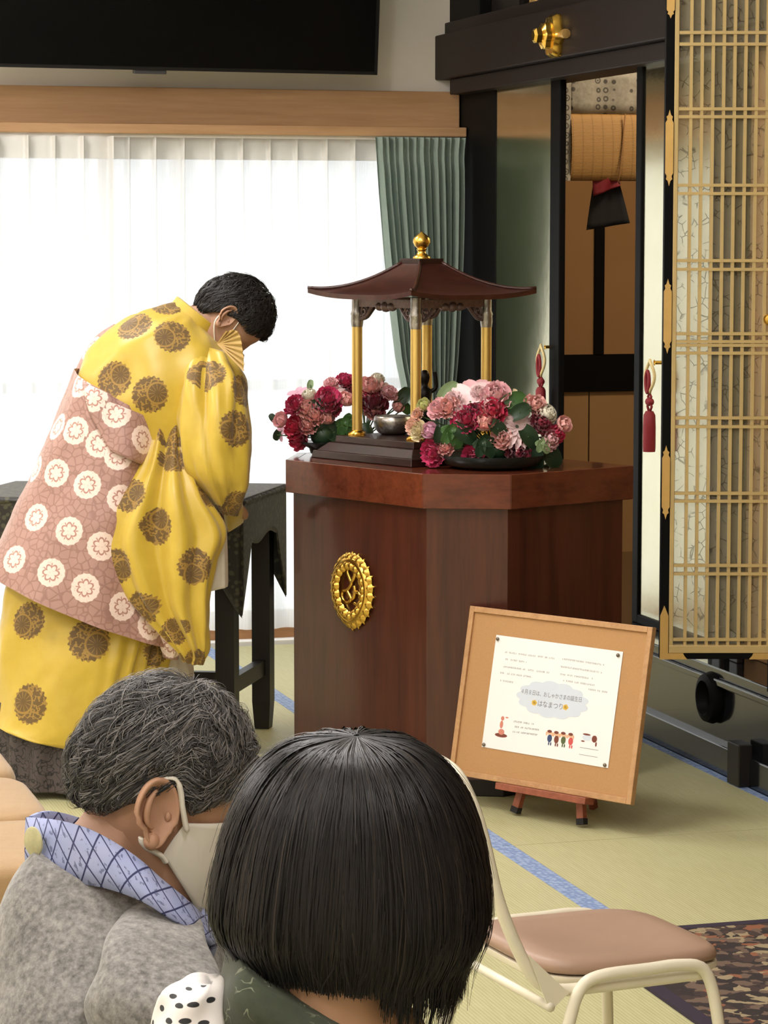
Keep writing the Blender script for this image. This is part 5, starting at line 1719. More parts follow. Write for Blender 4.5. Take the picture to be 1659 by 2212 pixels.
def med_uv(objs, pix, radius, extra_spacing=None, seed=1, spin=True):
    """give each object the 'med' uv layer: local coordinates of the nearest roundel"""
    R = random.Random(seed)
    trees = [bvh_of(o) for o in objs]
    cents = [[] for _ in objs]
    for q in pix:
        d = Vector(ray(q[0], q[1])); d.normalize(); best = None
        for i, t in enumerate(trees):
            h = t.ray_cast(Vector(_c), d)
            if h[0] is not None and (best is None or h[3] < best[0]): best = (h[3], i, h[0], h[1])
        if best: cents[best[1]].append((np.array(best[2]), np.array(best[3]), q[2] if len(q) > 2 else radius))
    for i, o in enumerate(objs):
        me = o.data; off = world_loc(o)
        V = np.array([v.co[:] for v in me.vertices]) + off
        cen = np.array([V[list(p.vertices)].mean(0) for p in me.polygons])
        nor = np.array([p.normal[:] for p in me.polygons])
        cl = list(cents[i])
        if extra_spacing:
            idx = list(range(len(cen))); R.shuffle(idx)
            for k in idx:
                if np.dot(nor[k], FWD) < 0.15: continue            # far side only; the near side follows the photograph
                if all(np.linalg.norm(cen[k] - c[0]) > extra_spacing for c in cl): cl.append((cen[k], nor[k], radius))
        uvl = me.uv_layers.new(name='med')
        data = np.full((len(me.loops), 2), 9.0)
        if cl:
            C_ = np.array([c[0] for c in cl]); N_ = np.array([c[1] for c in cl]); RR = np.array([c[2] for c in cl])
            frames = []
            for c in cl:
                nn = c[1] / np.linalg.norm(c[1]); u_ = np.cross(UPZ, nn); u_ /= (np.linalg.norm(u_) + 1e-9); v_ = np.cross(nn, u_)
                a = R.uniform(0, 6.28) if spin else 0
                frames.append((u_ * math.cos(a) + v_ * math.sin(a), -u_ * math.sin(a) + v_ * math.cos(a)))
            for p in me.polygons:
                d = np.linalg.norm(C_ - cen[p.index], axis=1) / RR; k = int(np.argmin(d))
                if d[k] > 1.7 or np.dot(N_[k], nor[p.index]) < -.2: continue
                for li in p.loop_indices:
                    q = V[me.loops[li].vertex_index] - C_[k]
                    # length along the cloth, direction in the tangent plane
                    x, y = np.dot(q, frames[k][0]), np.dot(q, frames[k][1]); l2 = math.hypot(x, y) + 1e-9
                    s = np.linalg.norm(q) / l2 if l2 > 1e-4 else 1
                    s = min(s, 2.0)
                    data[li] = (x * s / RR[k], y * s / RR[k])
        uvl.data.foreach_set('uv', data.ravel())

# ---- head in its own frame: x = the person's right, y = face forward, z = up, origin between the ears
HZ = [-.128, -.122, -.108, -.085, -.06, -.035, -.01, .015, .04, .065, .088, .105, .116, .121]
HF = [.060, .078, .088, .092, .094, .093, .091, .096, .098, .093, .078, .054, .028, .002]
HB = [.030, .005, -.020, -.045, -.062, -.078, -.090, -.098, -.101, -.098, -.086, -.066, -.040, -.006]
HW = [.018, .032, .046, .057, .064, .069, .0725, .075, .0765, .074, .065, .049, .030, .004]
def hsurf(th, z, off=0.0, nose=True):
    f_ = np.interp(z, HZ, HF); b = np.interp(z, HZ, HB); w = np.interp(z, HZ, HW)
    cy, sy = (f_ + b) / 2, (f_ - b) / 2
    x = (w + off) * math.sin(th); y = cy + (sy + off) * math.cos(th)
    if nose:
        a = math.atan2(math.sin(th), math.cos(th))
        g = math.exp(-(a / .17) ** 2)
        y += g * .026 * max(0, 1 - abs((z + .040) / .028)) ** .7 + g * .010 * max(0, 1 - abs((z + .012) / .03))
        y += math.exp(-(a / .25) ** 2) * (.005 * math.exp(-((z + .078) / .007) ** 2) - .003 * math.exp(-((z + .088) / .004) ** 2))
        e = math.exp(-((abs(a) - .36) / .16) ** 2) * math.exp(-((z + .004) / .014) ** 2)
        y -= .007 * e
    return np.array([x, y, z])
def head_rows(n=46, m=64):
    zs = np.linspace(HZ[0], HZ[-1], n)
    zs = HZ[0] + (HZ[-1] - HZ[0]) * (0.5 - 0.5 * np.cos(np.pi * np.linspace(0, 1, n)))
    return [[hsurf(2 * math.pi * j / m, z) for j in range(m)] for z in zs]
def ear_pts(mb, side, T, s=1.0):
    """outer ear: bowl, rim, inner fold, lobe"""
    base = np.array([side * .0765, -.010, -.008])
    ax_out = np.array([side * .80, -.60, 0]); ax_out /= np.linalg.norm(ax_out)     # away from the skull, backwards
    ay = np.array([side * .30, .40, 0]); ay /= np.linalg.norm(ay)
    fwd = np.array([side * .28, -.96, 0]); fwd /= np.linalg.norm(fwd)              # from front attachment to rear rim
    up = np.array([0, -.14, .99])
    nrm = np.cross(fwd, up) * side; nrm /= np.linalg.norm(nrm)
    if nrm[0] * side < 0: nrm = -nrm
    Hh, W = .036 * s, .0245 * s
    def e(u, v, w): return T(base + fwd * (u * W + .010) + up * v * Hh + nrm * w)
    out = []
    for k in range(40):
        a = 2 * math.pi * k / 40
        u = math.cos(a) * (1.0 if math.sin(a) > -.2 else .86); v = math.sin(a)
        if v < -.5: u = u * .75 - .12
        out.append((u, v))
    rows = [[e(u * q, v * q, h) for (u, v) in out] for (q, h) in ((.0, .001), (.30, .0), (.55, .002), (.75, .006), (.88, .011), (.97, .0135), (1.03, .0125), (1.05, .008), (1.0, .003), (.85, -.002), (.5, -.006))]
    mb.grid(rows, close_v=True)
    # antihelix ridge and tragus
    rid = smooth_path([e(.15, .62, .006), e(.42, .35, .009), e(.50, 0, .010), (e(.38, -.32, .009)), e(.05, -.48, .008)], 5)
    mb.tube(rid, [.002 + .002 * math.sin(math.pi * i / (len(rid) - 1)) for i in range(len(rid))], 8)
    mb.ell(e(-.62, -.05, .006), (.0032, .0032, .0052), None, 8, 10)
    mb.ell(e(-.05, -.86, .006), (.0085 * s, .0085 * s, .0095 * s), None, 8, 10)
    return e
def hand(mb, wrist, d, palm_n, spread, side):
    """open relaxed hand: palm and five bent fingers"""
    d = np.array(d, float); d /= np.linalg.norm(d)
    pn = np.array(palm_n, float); pn -= d * np.dot(pn, d); pn /= np.linalg.norm(pn)
    s = np.cross(d, pn) * side
    wrist = np.array(wrist, float)
    R = np.array([d, s, pn]).T
    mb.ell(wrist + d * .048, (.050, .040, .014), R, 10, 14)
    for k, (off, L) in enumerate(((-.030, .062), (-.010, .072), (.010, .068), (.028, .052))):
        b = wrist + d * .082 + s * off
        mb.tube(smooth_path([b - d * .02, b + d * L * .35 + pn * .004, b + d * L * .7 + pn * .016, b + d * L * .88 + pn * .032], 4), [.0088] * 11 + [.008, .006], 8)
    b = wrist + d * .028 - s * .034
    mb.tube(smooth_path([b, b + d * .022 - s * .018 + pn * .006, b + d * .046 - s * .024 + pn * .016, b + d * .062 - s * .020 + pn * .024], 4), [.0105] * 9 + [.010, .009, .008, .006], 8)
def frame_of(face_h, pitch, roll=0.0):
    fh = np.array(face_h, float); fh /= np.linalg.norm(fh)
    ey = fh * math.cos(pitch) - UPZ * math.sin(pitch); ez = UPZ * math.cos(pitch) + fh * math.sin(pitch)
    ex_ = np.cross(ey, ez)
    if roll:
        ex_, ez = ex_ * math.cos(roll) + ez * math.sin(roll), ez * math.cos(roll) - ex_ * math.sin(roll)
    return np.array([ex_, ey, ez]).T
def ribbons(strands, name, parent, mat='hair', base=None):
    """strands: list of (points, widths, side normals, colour)"""
    V = []; Fc = []; Cl = []
    if base is not None:
        bv, bf, bc = base
        V += [tuple(p) for p in bv]; Fc += [tuple(q) for q in bf]; Cl += [bc] * len(bv)
    for (P, Wd, Nn, col) in strands:
        n = len(P); b = len(V)
        for i in range(n):
            t = P[min(i + 1, n - 1)] - P[max(i - 1, 0)]; s = np.cross(t, Nn[i]); l = np.linalg.norm(s)
            s = s / l if l > 1e-9 else np.array([1.0, 0, 0])
            V.append(tuple(P[i] - s * Wd[i])); V.append(tuple(P[i] + Nn[i] * Wd[i] * .55)); V.append(tuple(P[i] + s * Wd[i])); Cl += [col] * 3
        for i in range(n - 1):
            a = b + 3 * i
            Fc.append((a, a + 1, a + 4, a + 3)); Fc.append((a + 1, a + 2, a + 5, a + 4))
    off = world_loc(parent)
    me = bpy.data.meshes.new(name)
    me.from_pydata([tuple(np.array(v) - off) for v in V], [], Fc)
    ca = me.color_attributes.new('col', 'FLOAT_COLOR', 'POINT')
    ca.data.foreach_set('color', np.array([(*c, 1.0) for c in Cl], dtype=np.float32).ravel())
    me.materials.append(MAT[mat]); me.shade_smooth(); me.update()
    o = bpy.data.objects.new(name, me); COL.objects.link(o); o.parent = parent
    return o
def limb(mb, pts, rad, n=16):
    sp = smooth_path(pts, 6); rr = np.interp(np.linspace(0, len(pts) - 1, len(sp)), range(len(pts)), rad)
    mb.tube(sp, list(rr), n)

def scalp(Hc, Rm, rad, cen, tline):
    """hair surface over the skull -> function (t 0..1, phi) -> point, normal (world)"""
    rad = np.array(rad); cen = np.array(cen)
    def S(t, ph, lift=0.0):
        th = t * tline(ph)
        d = np.array([math.sin(th) * math.sin(ph), math.sin(th) * math.cos(ph), math.cos(th)])
        p = cen + d * rad; nn = d / rad; nn /= np.linalg.norm(nn)
        # taper toward the skin at the hairline
        p = p + nn * lift
        return Hc + Rm @ p, Rm @ nn
    return S
def scalp_hair(S, n, lenf, colf, parent, base_col, seed, wave=.25, width=.0011, lift=.006, sweep=0.0, name='hair', rows=26, cols_=64, seg=7, rim=.006):
    R = random.Random(seed)
    V = []; Fc = []
    for i in range(rows + 1):
        t = i / rows * 1.0
        for j in range(cols_):
            ph = 2 * math.pi * j / cols_
            V.append(S(t, ph, -.002 - rim * max(0, (t - .8) / .2) ** 2)[0])
    for i in range(rows):
        for j in range(cols_):
            a = i * cols_ + j; b = i * cols_ + (j + 1) % cols_
            Fc.append((a, b, b + cols_, a + cols_))
    st = []
    for k in range(n):
        ph = R.uniform(0, 2 * math.pi); t0 = math.sqrt(R.random()) * .98
        L = lenf(t0, ph, R)
        q0 = Vector((math.sin(t0 * 2) * math.sin(ph), math.sin(t0 * 2) * math.cos(ph), math.cos(t0 * 2))) * 5.5
        w1 = 5.0 * mnoise.noise(q0) + R.uniform(-.5, .5); wf = 4.2 + 1.2 * mnoise.noise(q0 * .7 + Vector((9, 0, 0))); wa = wave * (.8 + .8 * mnoise.noise(q0 * 1.3 + Vector((0, 7, 0)))) * R.uniform(.8, 1.15)
        P = []; N = []; Wd = []
        lf = lift * (.9 + 1.0 * mnoise.noise(q0 * 1.6)) * R.uniform(.6, 1.2)
        for i in range(seg):
            s = i / (seg - 1)
            t = t0 + L * s
            p2 = ph + sweep * s * math.sin(ph) + wa * s * math.sin(w1 + wf * s) * (.35 + .65 * (1 - t0))
            p, nn = S(min(t, 1.08), p2, lf * math.sin(math.pi * (s * .85 + .08)) + .0008 * R.random() - rim * .5 * max(0, (t - .85) / .15))
            P.append(p); N.append(nn); Wd.append(width * (1 - .75 * s ** 2))
        st.append((P, Wd, N, colf(t0, ph, R)))
    return ribbons(st, name, parent, base=(V, Fc, base_col))
# ================================================================== ROBED FIGURE bending over the table
def monk():
    D = 7.86
    foot = at_z(170, 1700, 0)
    foot = at_D(170, 1690, D) * np.array([1, 1, 0])
    root = thing('person', 'person in a gold silk robe and rose-brown surplice bending over the table', 'person', foot)
    fh = RGT * math.cos(.18) + FWD * math.sin(.18)
    Rm = frame_of(fh, math.radians(60))
    # -------- body: head, neck, trunk, arms, legs in one mesh
    ear_w = at_D(491, 684, D - .07)
    Hc = ear_w - Rm @ np.array([.084, -.016, -.006])
    T = lambda p: Hc + Rm @ np.array(p)
    b = MB()
    b.grid([[T(p) for p in r] for r in head_rows()], close_v=True, cap0=True, cap1=True)
    for s in (-1, 1): ear_pts(b, s, T)
    neck_b = at_D(395, 730, D)
    limb(b, [T((0, -.015, -.02)), T((0, -.03, -.075)), (T((0, -.05, -.11)) + neck_b) / 2, neck_b], [.058, .058, .060, .075])
    pel = at_D(190, 1290, D + .02); chest = at_D(330, 860, D)
    limb(b, [neck_b, chest, (chest + pel) / 2, pel], [.075, .135, .13, .13])
    for s in (-1, 1):
        sh = at_D(425, 850, D - s * .11); el = at_D(470, 1000, D - s * .15); wr_ = at_D(478, 1085, D - s * .05 + .06)
        limb(b, [chest + (sh - chest) * .4, sh, el, wr_], [.05, .048, .040, .028])
        hand(b, wr_, FWD * .8 + RGT * .1 - UPZ * .3, -UPZ, 0, s)
        hip = pel - FWD * s * .09; kn = at_D(205, 1500, D - s * .09); an = at_D(190, 1670, D - s * .09); to = at_D(260, 1690, D - s * .09)
        an[2] = .07; to[2] = .03
        limb(b, [pel, hip, kn, an], [.10, .095, .06, .042])
        limb(b, [an - UPZ * .03, (an + to) / 2 - UPZ * .02, to], [.040, .042, .026])
    b.build('body', 'skin_monk', root, smooth=True)
    # -------- hair
    def tline(ph):
        a = abs(math.atan2(math.sin(ph), math.cos(ph)))
        return math.radians(np.interp(math.degrees(a), [0, 35, 60, 85, 105, 130, 180], [68, 72, 84, 86, 98, 124, 130]))
    S = scalp(Hc, Rm, (.086, .112, .118), (0, -.004, .020), tline)
    scalp_hair(S, 5200, lambda t, ph, R: R.uniform(.10, .22), lambda t, ph, R: tuple(np.array([.012, .0105, .010]) * R.uniform(.5, 2.0)), root, (.010, .009, .009), 11, wave=.22, width=.0016, lift=.007)
    # -------- mask with ear loops
    mk = MB(); rows = []
    for i in range(13):
        u = i / 12 * 2 - 1; th = u * 1.22; rows.append([])
        for j in range(10):
            v = j / 9
            zt = -.012 - .040 * abs(u) ** 1.5; zb = -.124 + .044 * abs(u) ** 1.6
            p = hsurf(th, zb + (zt - zb) * v, .005 + .012 * math.exp(-(th / .4) ** 2) * math.sin(math.pi * (.15 + .7 * v)), True)
            rows[-1].append(T(p))
    mk.grid(rows)
    m_o = mk.build('face_mask', 'mask', root, smooth=True, solid=.002)
    for s in (1, -1):
        lp = MB(); lp.tube(smooth_path([T(hsurf(s * 1.22, -.052, .006)), T((s * .079, .012, .020)), T((s * .083, -.012, .034)), T((s * .080, -.030, .0)), T((s * .079, -.020, -.045)), T(hsurf(s * 1.22, -.080, .006))]), .0035, 6, flat=.5)
        lp.build('ear_loop', 'mask', m_o, smooth=True)
    # -------- clothing
    def f_torso(t, ph):
        near = max(0, -math.sin(ph))
        return .006 * math.sin(7 * ph + 9 * t) * near + .010 * math.exp(-((t - .62) / .10) ** 2) * near * math.sin(3 * ph + 1)
    torso, _ = loft([(386, 652, 446, 712, D, .055), (350, 660, 478, 742, D, .10), (303, 674, 510, 788, D, .145), (243, 706, 526, 850, D, .175), (198, 752, 515, 930, D, .185), (172, 802, 470, 990, D, .185), (140, 880, 425, 1050, D, .175)], 52, 72, f_torso, 2.2, wr=.010)
    o_torso = torso.build('robe_body', 'robe', root, smooth=True)
    # collar band folded round the neck
    col_rows = []
    for i in range(25):
        a = i / 24 * 2 * math.pi
        cx, cy = 418 + 45 * math.cos(a) , 688 + 36 * math.cos(a)
        col_rows.append(at_D(cx, cy, D + .068 * math.sin(a)))
    dirn = at_D(455, 640, D) - at_D(410, 700, D); dirn /= np.linalg.norm(dirn)
    MB().grid([[p - dirn * .012, p + dirn * .020, p + dirn * .022 + (np.mean(col_rows, 0) - p) * .10, p - dirn * .008 + (np.mean(col_rows, 0) - p) * .14] for p in col_rows[:-1]], close_u=True, close_v=True).build('robe_collar', 'robe', root, smooth=True, angle=60)
    o_col = bpy.data.objects[[o.name for o in bpy.data.objects if o.parent == root and o.name.startswith('robe_collar')][-1]]
    def f_arm(t, ph):
        near = max(0, -math.sin(ph))
        return near * (.010 * math.sin(5 * ph + 5 * t) - .016 * math.exp(-((ph - 4.35 - .5 * t) / .12) ** 2))
    arm, _ = loft([(425, 742, 495, 762, D - .10, .03), (398, 798, 526, 812, D - .14, .065), (388, 870, 536, 885, D - .17, .085), (390, 950, 540, 962, D - .18, .09), (404, 1010, 537, 1035, D - .18, .085), (440, 1062, 525, 1078, D - .16, .06), (478, 1108, 510, 1114, D - .13, .03)], 44, 64, f_arm, 2.2, wr=.012)
    o_arm = arm.build('sleeve', 'robe', root, smooth=True)
    def f_drape(t, ph):
        near = max(0, -math.sin(ph)) ** .6
        return near * (-.030 * math.exp(-((ph - 4.62) / .16) ** 2) * (1 - abs(2 * t - .9) ** 3) + .010 * math.sin(9 * ph + 2.5 * t) - .014 * math.exp(-((ph - 5.25 - .2 * t) / .10) ** 2) * t)
    drape, _ = loft([(334, 880, 402, 880, D - .10, .04), (316, 975, 408, 985, D - .15, .06), (272, 1060, 440, 1066, D - .19, .075), (217, 1160, 489, 1146, D - .20, .08), (250, 1240, 468, 1214, D - .21, .075), (292, 1305, 453, 1290, D - .21, .07), (343, 1362, 451, 1352, D - .21, .06), (388, 1405, 449, 1402, D - .21, .045), (402, 1430, 436, 1436, D - .21, .02)], 60, 80, f_drape, 2.2, wr=.010)
    o_drape = drape.build('hanging_sleeve', 'robe', root, smooth=True)
    cuff, _ = loft([(462, 1040, 524, 1052, D - .10, .05), (478, 1085, 523, 1080, D - .02, .05), (486, 1130, 528, 1110, D + .08, .045), (492, 1150, 526, 1128, D + .14, .03)], 18, 32, None, 2.0)
    o_cuff = cuff.build('sleeve_cuff', 'robe', root, smooth=True)
    us, _ = loft([(440, 1130, 488, 1140, D - .13, .03), (442, 1200, 490, 1200, D - .13, .035), (440, 1262, 491, 1256, D - .13, .03), (444, 1278, 490, 1268, D - .13, .02)], 18, 28, lambda t, ph: .003 * math.sin(6 * ph), 2.6)
    us.build('under_sleeve', 'whitecloth', root, smooth=True)
    def f_kesa(t, ph):
        near = max(0, -math.sin(ph))
        return near * (.006 * math.sin(5 * ph + 4 * t) + .010 * math.exp(-((ph - 4.9) / .2) ** 2))
    kesa, _ = loft([(164, 797, 352, 899, D, .192), (120, 903, 372, 985, D, .215), (72, 1018, 378, 1085, D, .235), (24, 1118, 384, 1195, D, .25), (-28, 1222, 392, 1392, D - .01, .262)], 56, 96, f_kesa, 2.3, cap=False, wr=.008)
    o_kesa = kesa.build('surplice', 'kesa', root, smooth=True)
    # fold of the surplice hanging from the shoulder
    tree = bvh_of(o_kesa)
    def onto(px, py, h):
        d = Vector(ray(px, py)); d.normalize(); q = tree.ray_cast(Vector(_c), d)
        if q[0] is None: return at_D(px, py, D - .2)
        return np.array(q[0]) - np.array(d) * h
    rows = []
    L_ = crom([(176, 812), (190, 880), (214, 930), (240, 975)], 12); R_ = crom([(336, 892), (338, 930), (330, 972), (305, 1003)], 12)
    for i in range(12):
        rows.append([onto(L_[i][0] + (R_[i][0] - L_[i][0]) * s, L_[i][1] + (R_[i][1] - L_[i][1]) * s, .012 + .006 * math.sin(3.1 * s)) for s in np.linspace(0, 1, 22)])
    o_flap = MB().grid(rows).build('surplice_fold', 'kesa', root, smooth=True, solid=.006)
    st, _ = loft([(158, 812, 215, 842, D + .10, .07), (176, 772, 232, 800, D + .12, .065), (205, 728, 262, 760, D + .12, .06), (246, 700, 310, 720, D + .10, .05)], 18, 32, None, 2.2)
    o_strap = st.build('surplice_strap', 'kesa', root, smooth=True)
    def f_skirt(t, ph):
        near = max(0, -math.sin(ph)); rt = max(0, math.cos(ph) - .12)
        return .020 * rt * math.sin(30 * ph) + near * .008 * math.sin(4 * ph + 3 * t)
    sk, _ = loft([(22, 1240, 384, 1375, D, .20), (8, 1330, 372, 1428, D, .215), (-4, 1440, 356, 1510, D, .225), (-14, 1530, 344, 1605, D, .23), (-16, 1548, 342, 1626, D, .228)], 34, 140, f_skirt, 2.3, cap=False, wr=.010)
    o_skirt = sk.build('robe_skirt', 'robe', root, smooth=True)
    hm, _ = loft([(-4, 1500, 325, 1560, D, .20), (-8, 1600, 318, 1640, D, .205), (-6, 1676, 305, 1692, D, .205)], 20, 96, lambda t, ph: .010 * math.sin(16 * ph), 2.3)
    o_hem = hm.build('black_under_skirt', 'hem', root, smooth=True)
    zmin = min(v.co[2] for v in o_hem.data.vertices) + world_loc(root)[2]
    for v in o_hem.data.vertices:
        if v.co[2] < .03: v.co[2] = max(v.co[2], .004)
    wk, _ = loft([(250, 1380, 404, 1395, D + .05, .12), (258, 1450, 414, 1452, D + .05, .13), (262, 1560, 412, 1560, D + .06, .13), (266, 1660, 408, 1660, D + .07, .12)], 18, 48, lambda t, ph: .006 * math.sin(12 * ph), 2.3)
    wk.build('white_under_robe', 'whitecloth', root, smooth=True)
    # tail of the surplice trailing at the front edge
    tl3, _ = loft([(335, 1345, 392, 1385, D - .16, .03), (345, 1390, 390, 1405, D - .15, .025), (355, 1420, 382, 1425, D - .15, .015)], 14, 24, lambda t, ph: .004 * math.sin(8 * ph + 6 * t), 2.2)
    o_tail = tl3.build('surplice_tail', 'kesa', root, smooth=True)
    robe_px = [(290, 705), (372, 724), (361, 662, .045), (247, 820), (323, 852), (449, 811), (506, 926), (374, 935, .048), (374, 988, .045), (524, 845, .05), (282, 1070, .05), (343, 1137), (417, 1223), (251, 1223, .05), (447, 1072, .035), (61, 1341), (192, 1384, .06), (65, 1521, .058),
               (314, 1310, .05), (378, 1364, .04), (423, 1428, .035), (498, 1108, .05), (337, 1408, .045), (515, 1085, .04), (245, 1565, .055)]
    med_uv([o_torso, o_col, o_arm, o_drape, o_cuff, o_skirt], [(q + (.053,))[:3] if len(q) == 2 else q for q in robe_px], .053, .19, 5)
    kesa_px = [(196, 752), (172, 830), (202, 860), (251, 895), (308, 950), (163, 930), (125, 922), (214, 958), (78, 1013), (121, 1022), (188, 1047), (262, 1078), (27, 1102), (78, 1118), (149, 1147), (219, 1180), (31, 1208), (110, 1237), (184, 1270), (264, 1310), (325, 1352), (255, 985), (372, 1392)]
    med_uv([o_kesa, o_flap, o_strap, o_tail], kesa_px, .0415, .135, 6)
    for o in (o_torso, o_kesa): pass
    return root
monk()

# ---- folding fan tucked in the collar
def fan():
    D = 7.62
    piv = at_D(470, 742, D + .03)
    root = thing('folding_fan', 'half-open pale folding fan tucked into the gold robe collar', 'fan', piv)
    tips = [(489, 716), (503, 712), (513, 716), (519, 727), (522, 742), (524, 757), (526, 772), (527, 787), (526, 800)]
    n = len(tips)
    rows = []
    for i in range(n * 2 - 1):
        a = i / 2; k = int(a); p = np.array(tips[k], float)
        if i % 2: p = (p + np.array(tips[k + 1])) / 2
        tip = at_D(p[0], p[1], D + (.006 if i % 2 else -.004))
        rows.append([piv + (tip - piv) * s for s in (.22, .6, 1.0)])
    MB().grid(rows).build('fan_leaf', 'fanpaper', root, solid=.001)
    for k in range(n):
        tip = at_D(tips[k][0], tips[k][1], D - .006)
        MB().beam(piv, piv + (tip - piv) * 1.01, .004, .0014, FWD).build('fan_rib', 'fanrib', root)
MAT['fanpaper'] = plain('pale_gold_paper', rgb(206, 178, 112), .7, var=.08, nscale=30)
MAT['fanrib'] = plain('pale_bamboo', rgb(196, 160, 96), .5, var=.1)
fan()

# ================================================================== GREY-HAIRED PERSON seated
def elder():
    D = 3.0
    fh = RGT * math.cos(math.radians(14)) + FWD * math.sin(math.radians(14))
    Rm = frame_of(fh, math.radians(19))
    seat_c = at_D(250, 2000, D) * np.array([1, 1, 0]) - fh * .02
    root = thing('person', 'grey-haired person in a white mask and grey wool jacket with blue collar', 'person', seat_c)
    ear_w = at_D(330, 1752, D - .075)
    Hc = ear_w - Rm @ np.array([.078, -.020, -.008])
    T = lambda p: Hc + Rm @ (np.array(p) * .97)
    b = MB()
    b.grid([[T(p) for p in r] for r in head_rows(60, 84)], close_v=True, cap0=True, cap1=True)
    es = []
    for s in (-1, 1): es.append(ear_pts(b, s, T, 1.06))
    nb0 = at_D(215, 1890, D + .01)
    limb(b, [T((0, -.01, -.02)), T((0, -.025, -.07)), T((0, -.045, -.115)), nb0, nb0 - UPZ * .08], [.056, .056, .056, .056, .05])
    hipz = .50
    pel = seat_c + UPZ * hipz
    chest = at_D(235, 2150, D)
    limb(b, [nb0, chest, (chest + pel) / 2, pel], [.05, .09, .10, .11])
    side = -FWD * math.cos(math.radians(14)) + RGT * math.sin(math.radians(14))
    for s in (-1, 1):
        sh = chest + side * s * .12 + UPZ * .0; el = sh + fh * .12 - UPZ * .20 + side * s * .02; wr_ = el + fh * .20 - UPZ * .02 - side * s * .06
        limb(b, [chest + (sh - chest) * .4, sh, el, wr_], [.045, .042, .038, .028])
        hand(b, wr_, fh - UPZ * .25, -UPZ, 0, s)
        hip = pel + side * s * .09; kn = hip + fh * .40 + UPZ * .01; an = kn + fh * .02; an = np.array([an[0], an[1], .07]); to = an + fh * .13; to[2] = .03
        limb(b, [pel, hip, kn, an], [.10, .085, .058, .042]); limb(b, [an - UPZ * .03, (an + to) / 2 - UPZ * .02, to], [.038, .04, .026])
    b.build('body', 'skin_old', root, smooth=True)
    # hair: swept, wavy, grey over dark
    def tline(ph):
        a = abs(math.atan2(math.sin(ph), math.cos(ph)))
        return math.radians(np.interp(math.degrees(a), [0, 30, 52, 72, 88, 108, 135, 180], [66, 70, 86, 95, 82, 94, 112, 114]))
    S = scalp(Hc, Rm, (.080, .095, .105), (0, -.006, .020), tline)
    def lenf(t, ph, R):
        return R.uniform(.16, .34) if t < .7 else R.uniform(.06, .16)
    def colf(t, ph, R):
        fr_ = math.cos(ph); g = R.random()
        grey = .42 + .40 * max(0, fr_) + .16 * (1 - t) - .26 * max(0, -fr_) * t
        if g < grey:
            v = R.uniform(.09, .30); return (v * 1.03, v * .96, v * .92)
        v = R.uniform(.014, .08); return (v, v * .95, v * .92)
    scalp_hair(S, 22000, lenf, colf, root, (.022, .020, .019), 21, wave=.42, width=.00055, lift=.010, sweep=.25, seg=9, rim=.008)
    # eyebrow-side glimpse is hidden; mask
    rows = []
    for i in range(25):
        u = i / 24 * 2 - 1; r_ = []
        for j in range(14):
            v = j / 13
            th = u * (1.38 + .26 * (1 - v)); zt = .006 - .018 * abs(u) ** 1.5; zb = -.126 + .072 * abs(u) ** 2.2
            z = zb + (zt - zb) * v
            p = hsurf(th * (1 - .10 * (1 - v) * 0), max(z, -.122), .0055 + .014 * math.exp(-(th / .42) ** 2) * math.sin(math.pi * (.12 + .76 * v)), True)
            p[2] = z
            r_.append(T(p))
        rows.append(r_)
    m_o = MB().grid(rows).build('face_mask', 'mask', root, smooth=True, solid=.0022)
    for s in (1, -1):
        lp = MB()
        a = [T(hsurf(s * 1.36, -.018, .008)), T((s * .083, .010, .004)), T((s * .086, .000, .024)), T((s * .088, -.010, .034)), T((s * .084, -.024, .030))]
        c = [T(hsurf(s * 1.60, -.060, .007)), T(hsurf(s * 1.68, -.054, .008)), T((s * .079, -.018, -.048)), T((s * .081, -.024, -.040))]
        sa = smooth_path(a, 5); lp.tube(sa, [.0072] * (len(sa) - 8) + [.0050] * 8, 8, flat=.45)
        sc_ = smooth_path(c, 5); lp.tube(sc_, [.0068] * (len(sc_) - 6) + [.0050] * 6, 8, flat=.45)
        lp.build('ear_loop', 'mask', m_o, smooth=True)
    # jacket
    def f_j(t, ph):
        near = max(0, -math.sin(ph)); return .005 * math.sin(4 * ph + 5 * t) + near * .006 * math.sin(7 * t + 2 * ph)
    j, _ = loft([(84, 1830, 428, 1944, D, .082), (46, 1880, 468, 2005, D, .118), (14, 1950, 492, 2070, D, .15), (-14, 2040, 505, 2140, D, .178), (-40, 2150, 512, 2220, D, .19), (-58, 2320, 520, 2350, D, .195), (-60, 2560, 530, 2560, D, .195), (-60, 2790, 540, 2790, D, .20)], 60, 80, f_j, 2.3)
    j.build('wool_jacket', 'greywool', root, smooth=True)
    def f_s(t, ph):
        return .005 * math.sin(3 * ph + 10 * t) + .004 * math.sin(22 * t + ph)
    sl, _ = loft([(300, 1930, 395, 1958, D - .06, .03), (250, 1985, 436, 2015, D - .12, .062), (214, 2080, 468, 2095, D - .175, .075), (200, 2180, 492, 2180, D - .18, .08), (222, 2300, 520, 2290, D - .18, .075), (280, 2420, 560, 2380, D - .17, .065), (380, 2520, 640, 2450, D - .15, .05)], 44, 56, f_s, 2.1)
    sl.build('jacket_sleeve', 'greywool', root, smooth=True)
    # seam cord
    tj = bvh_of([o for o in root.children if o.name.startswith('jacket_sleeve')][0])
    # blue patterned collar: band round the neck
    top = crom([(60, 1766), (128, 1772), (205, 1796), (285, 1846), (345, 1900), (400, 1946), (452, 1998)], 40)
    bot = crom([(60, 1872), (148, 1902), (232, 1918), (298, 1942), (354, 1976), (414, 2012), (464, 2044)], 40)
    dep = crom([(D + .02,), (D - .045,), (D - .085,), (D - .11,), (D - .115,), (D - .10,), (D - .06,)], 40)
    G = []
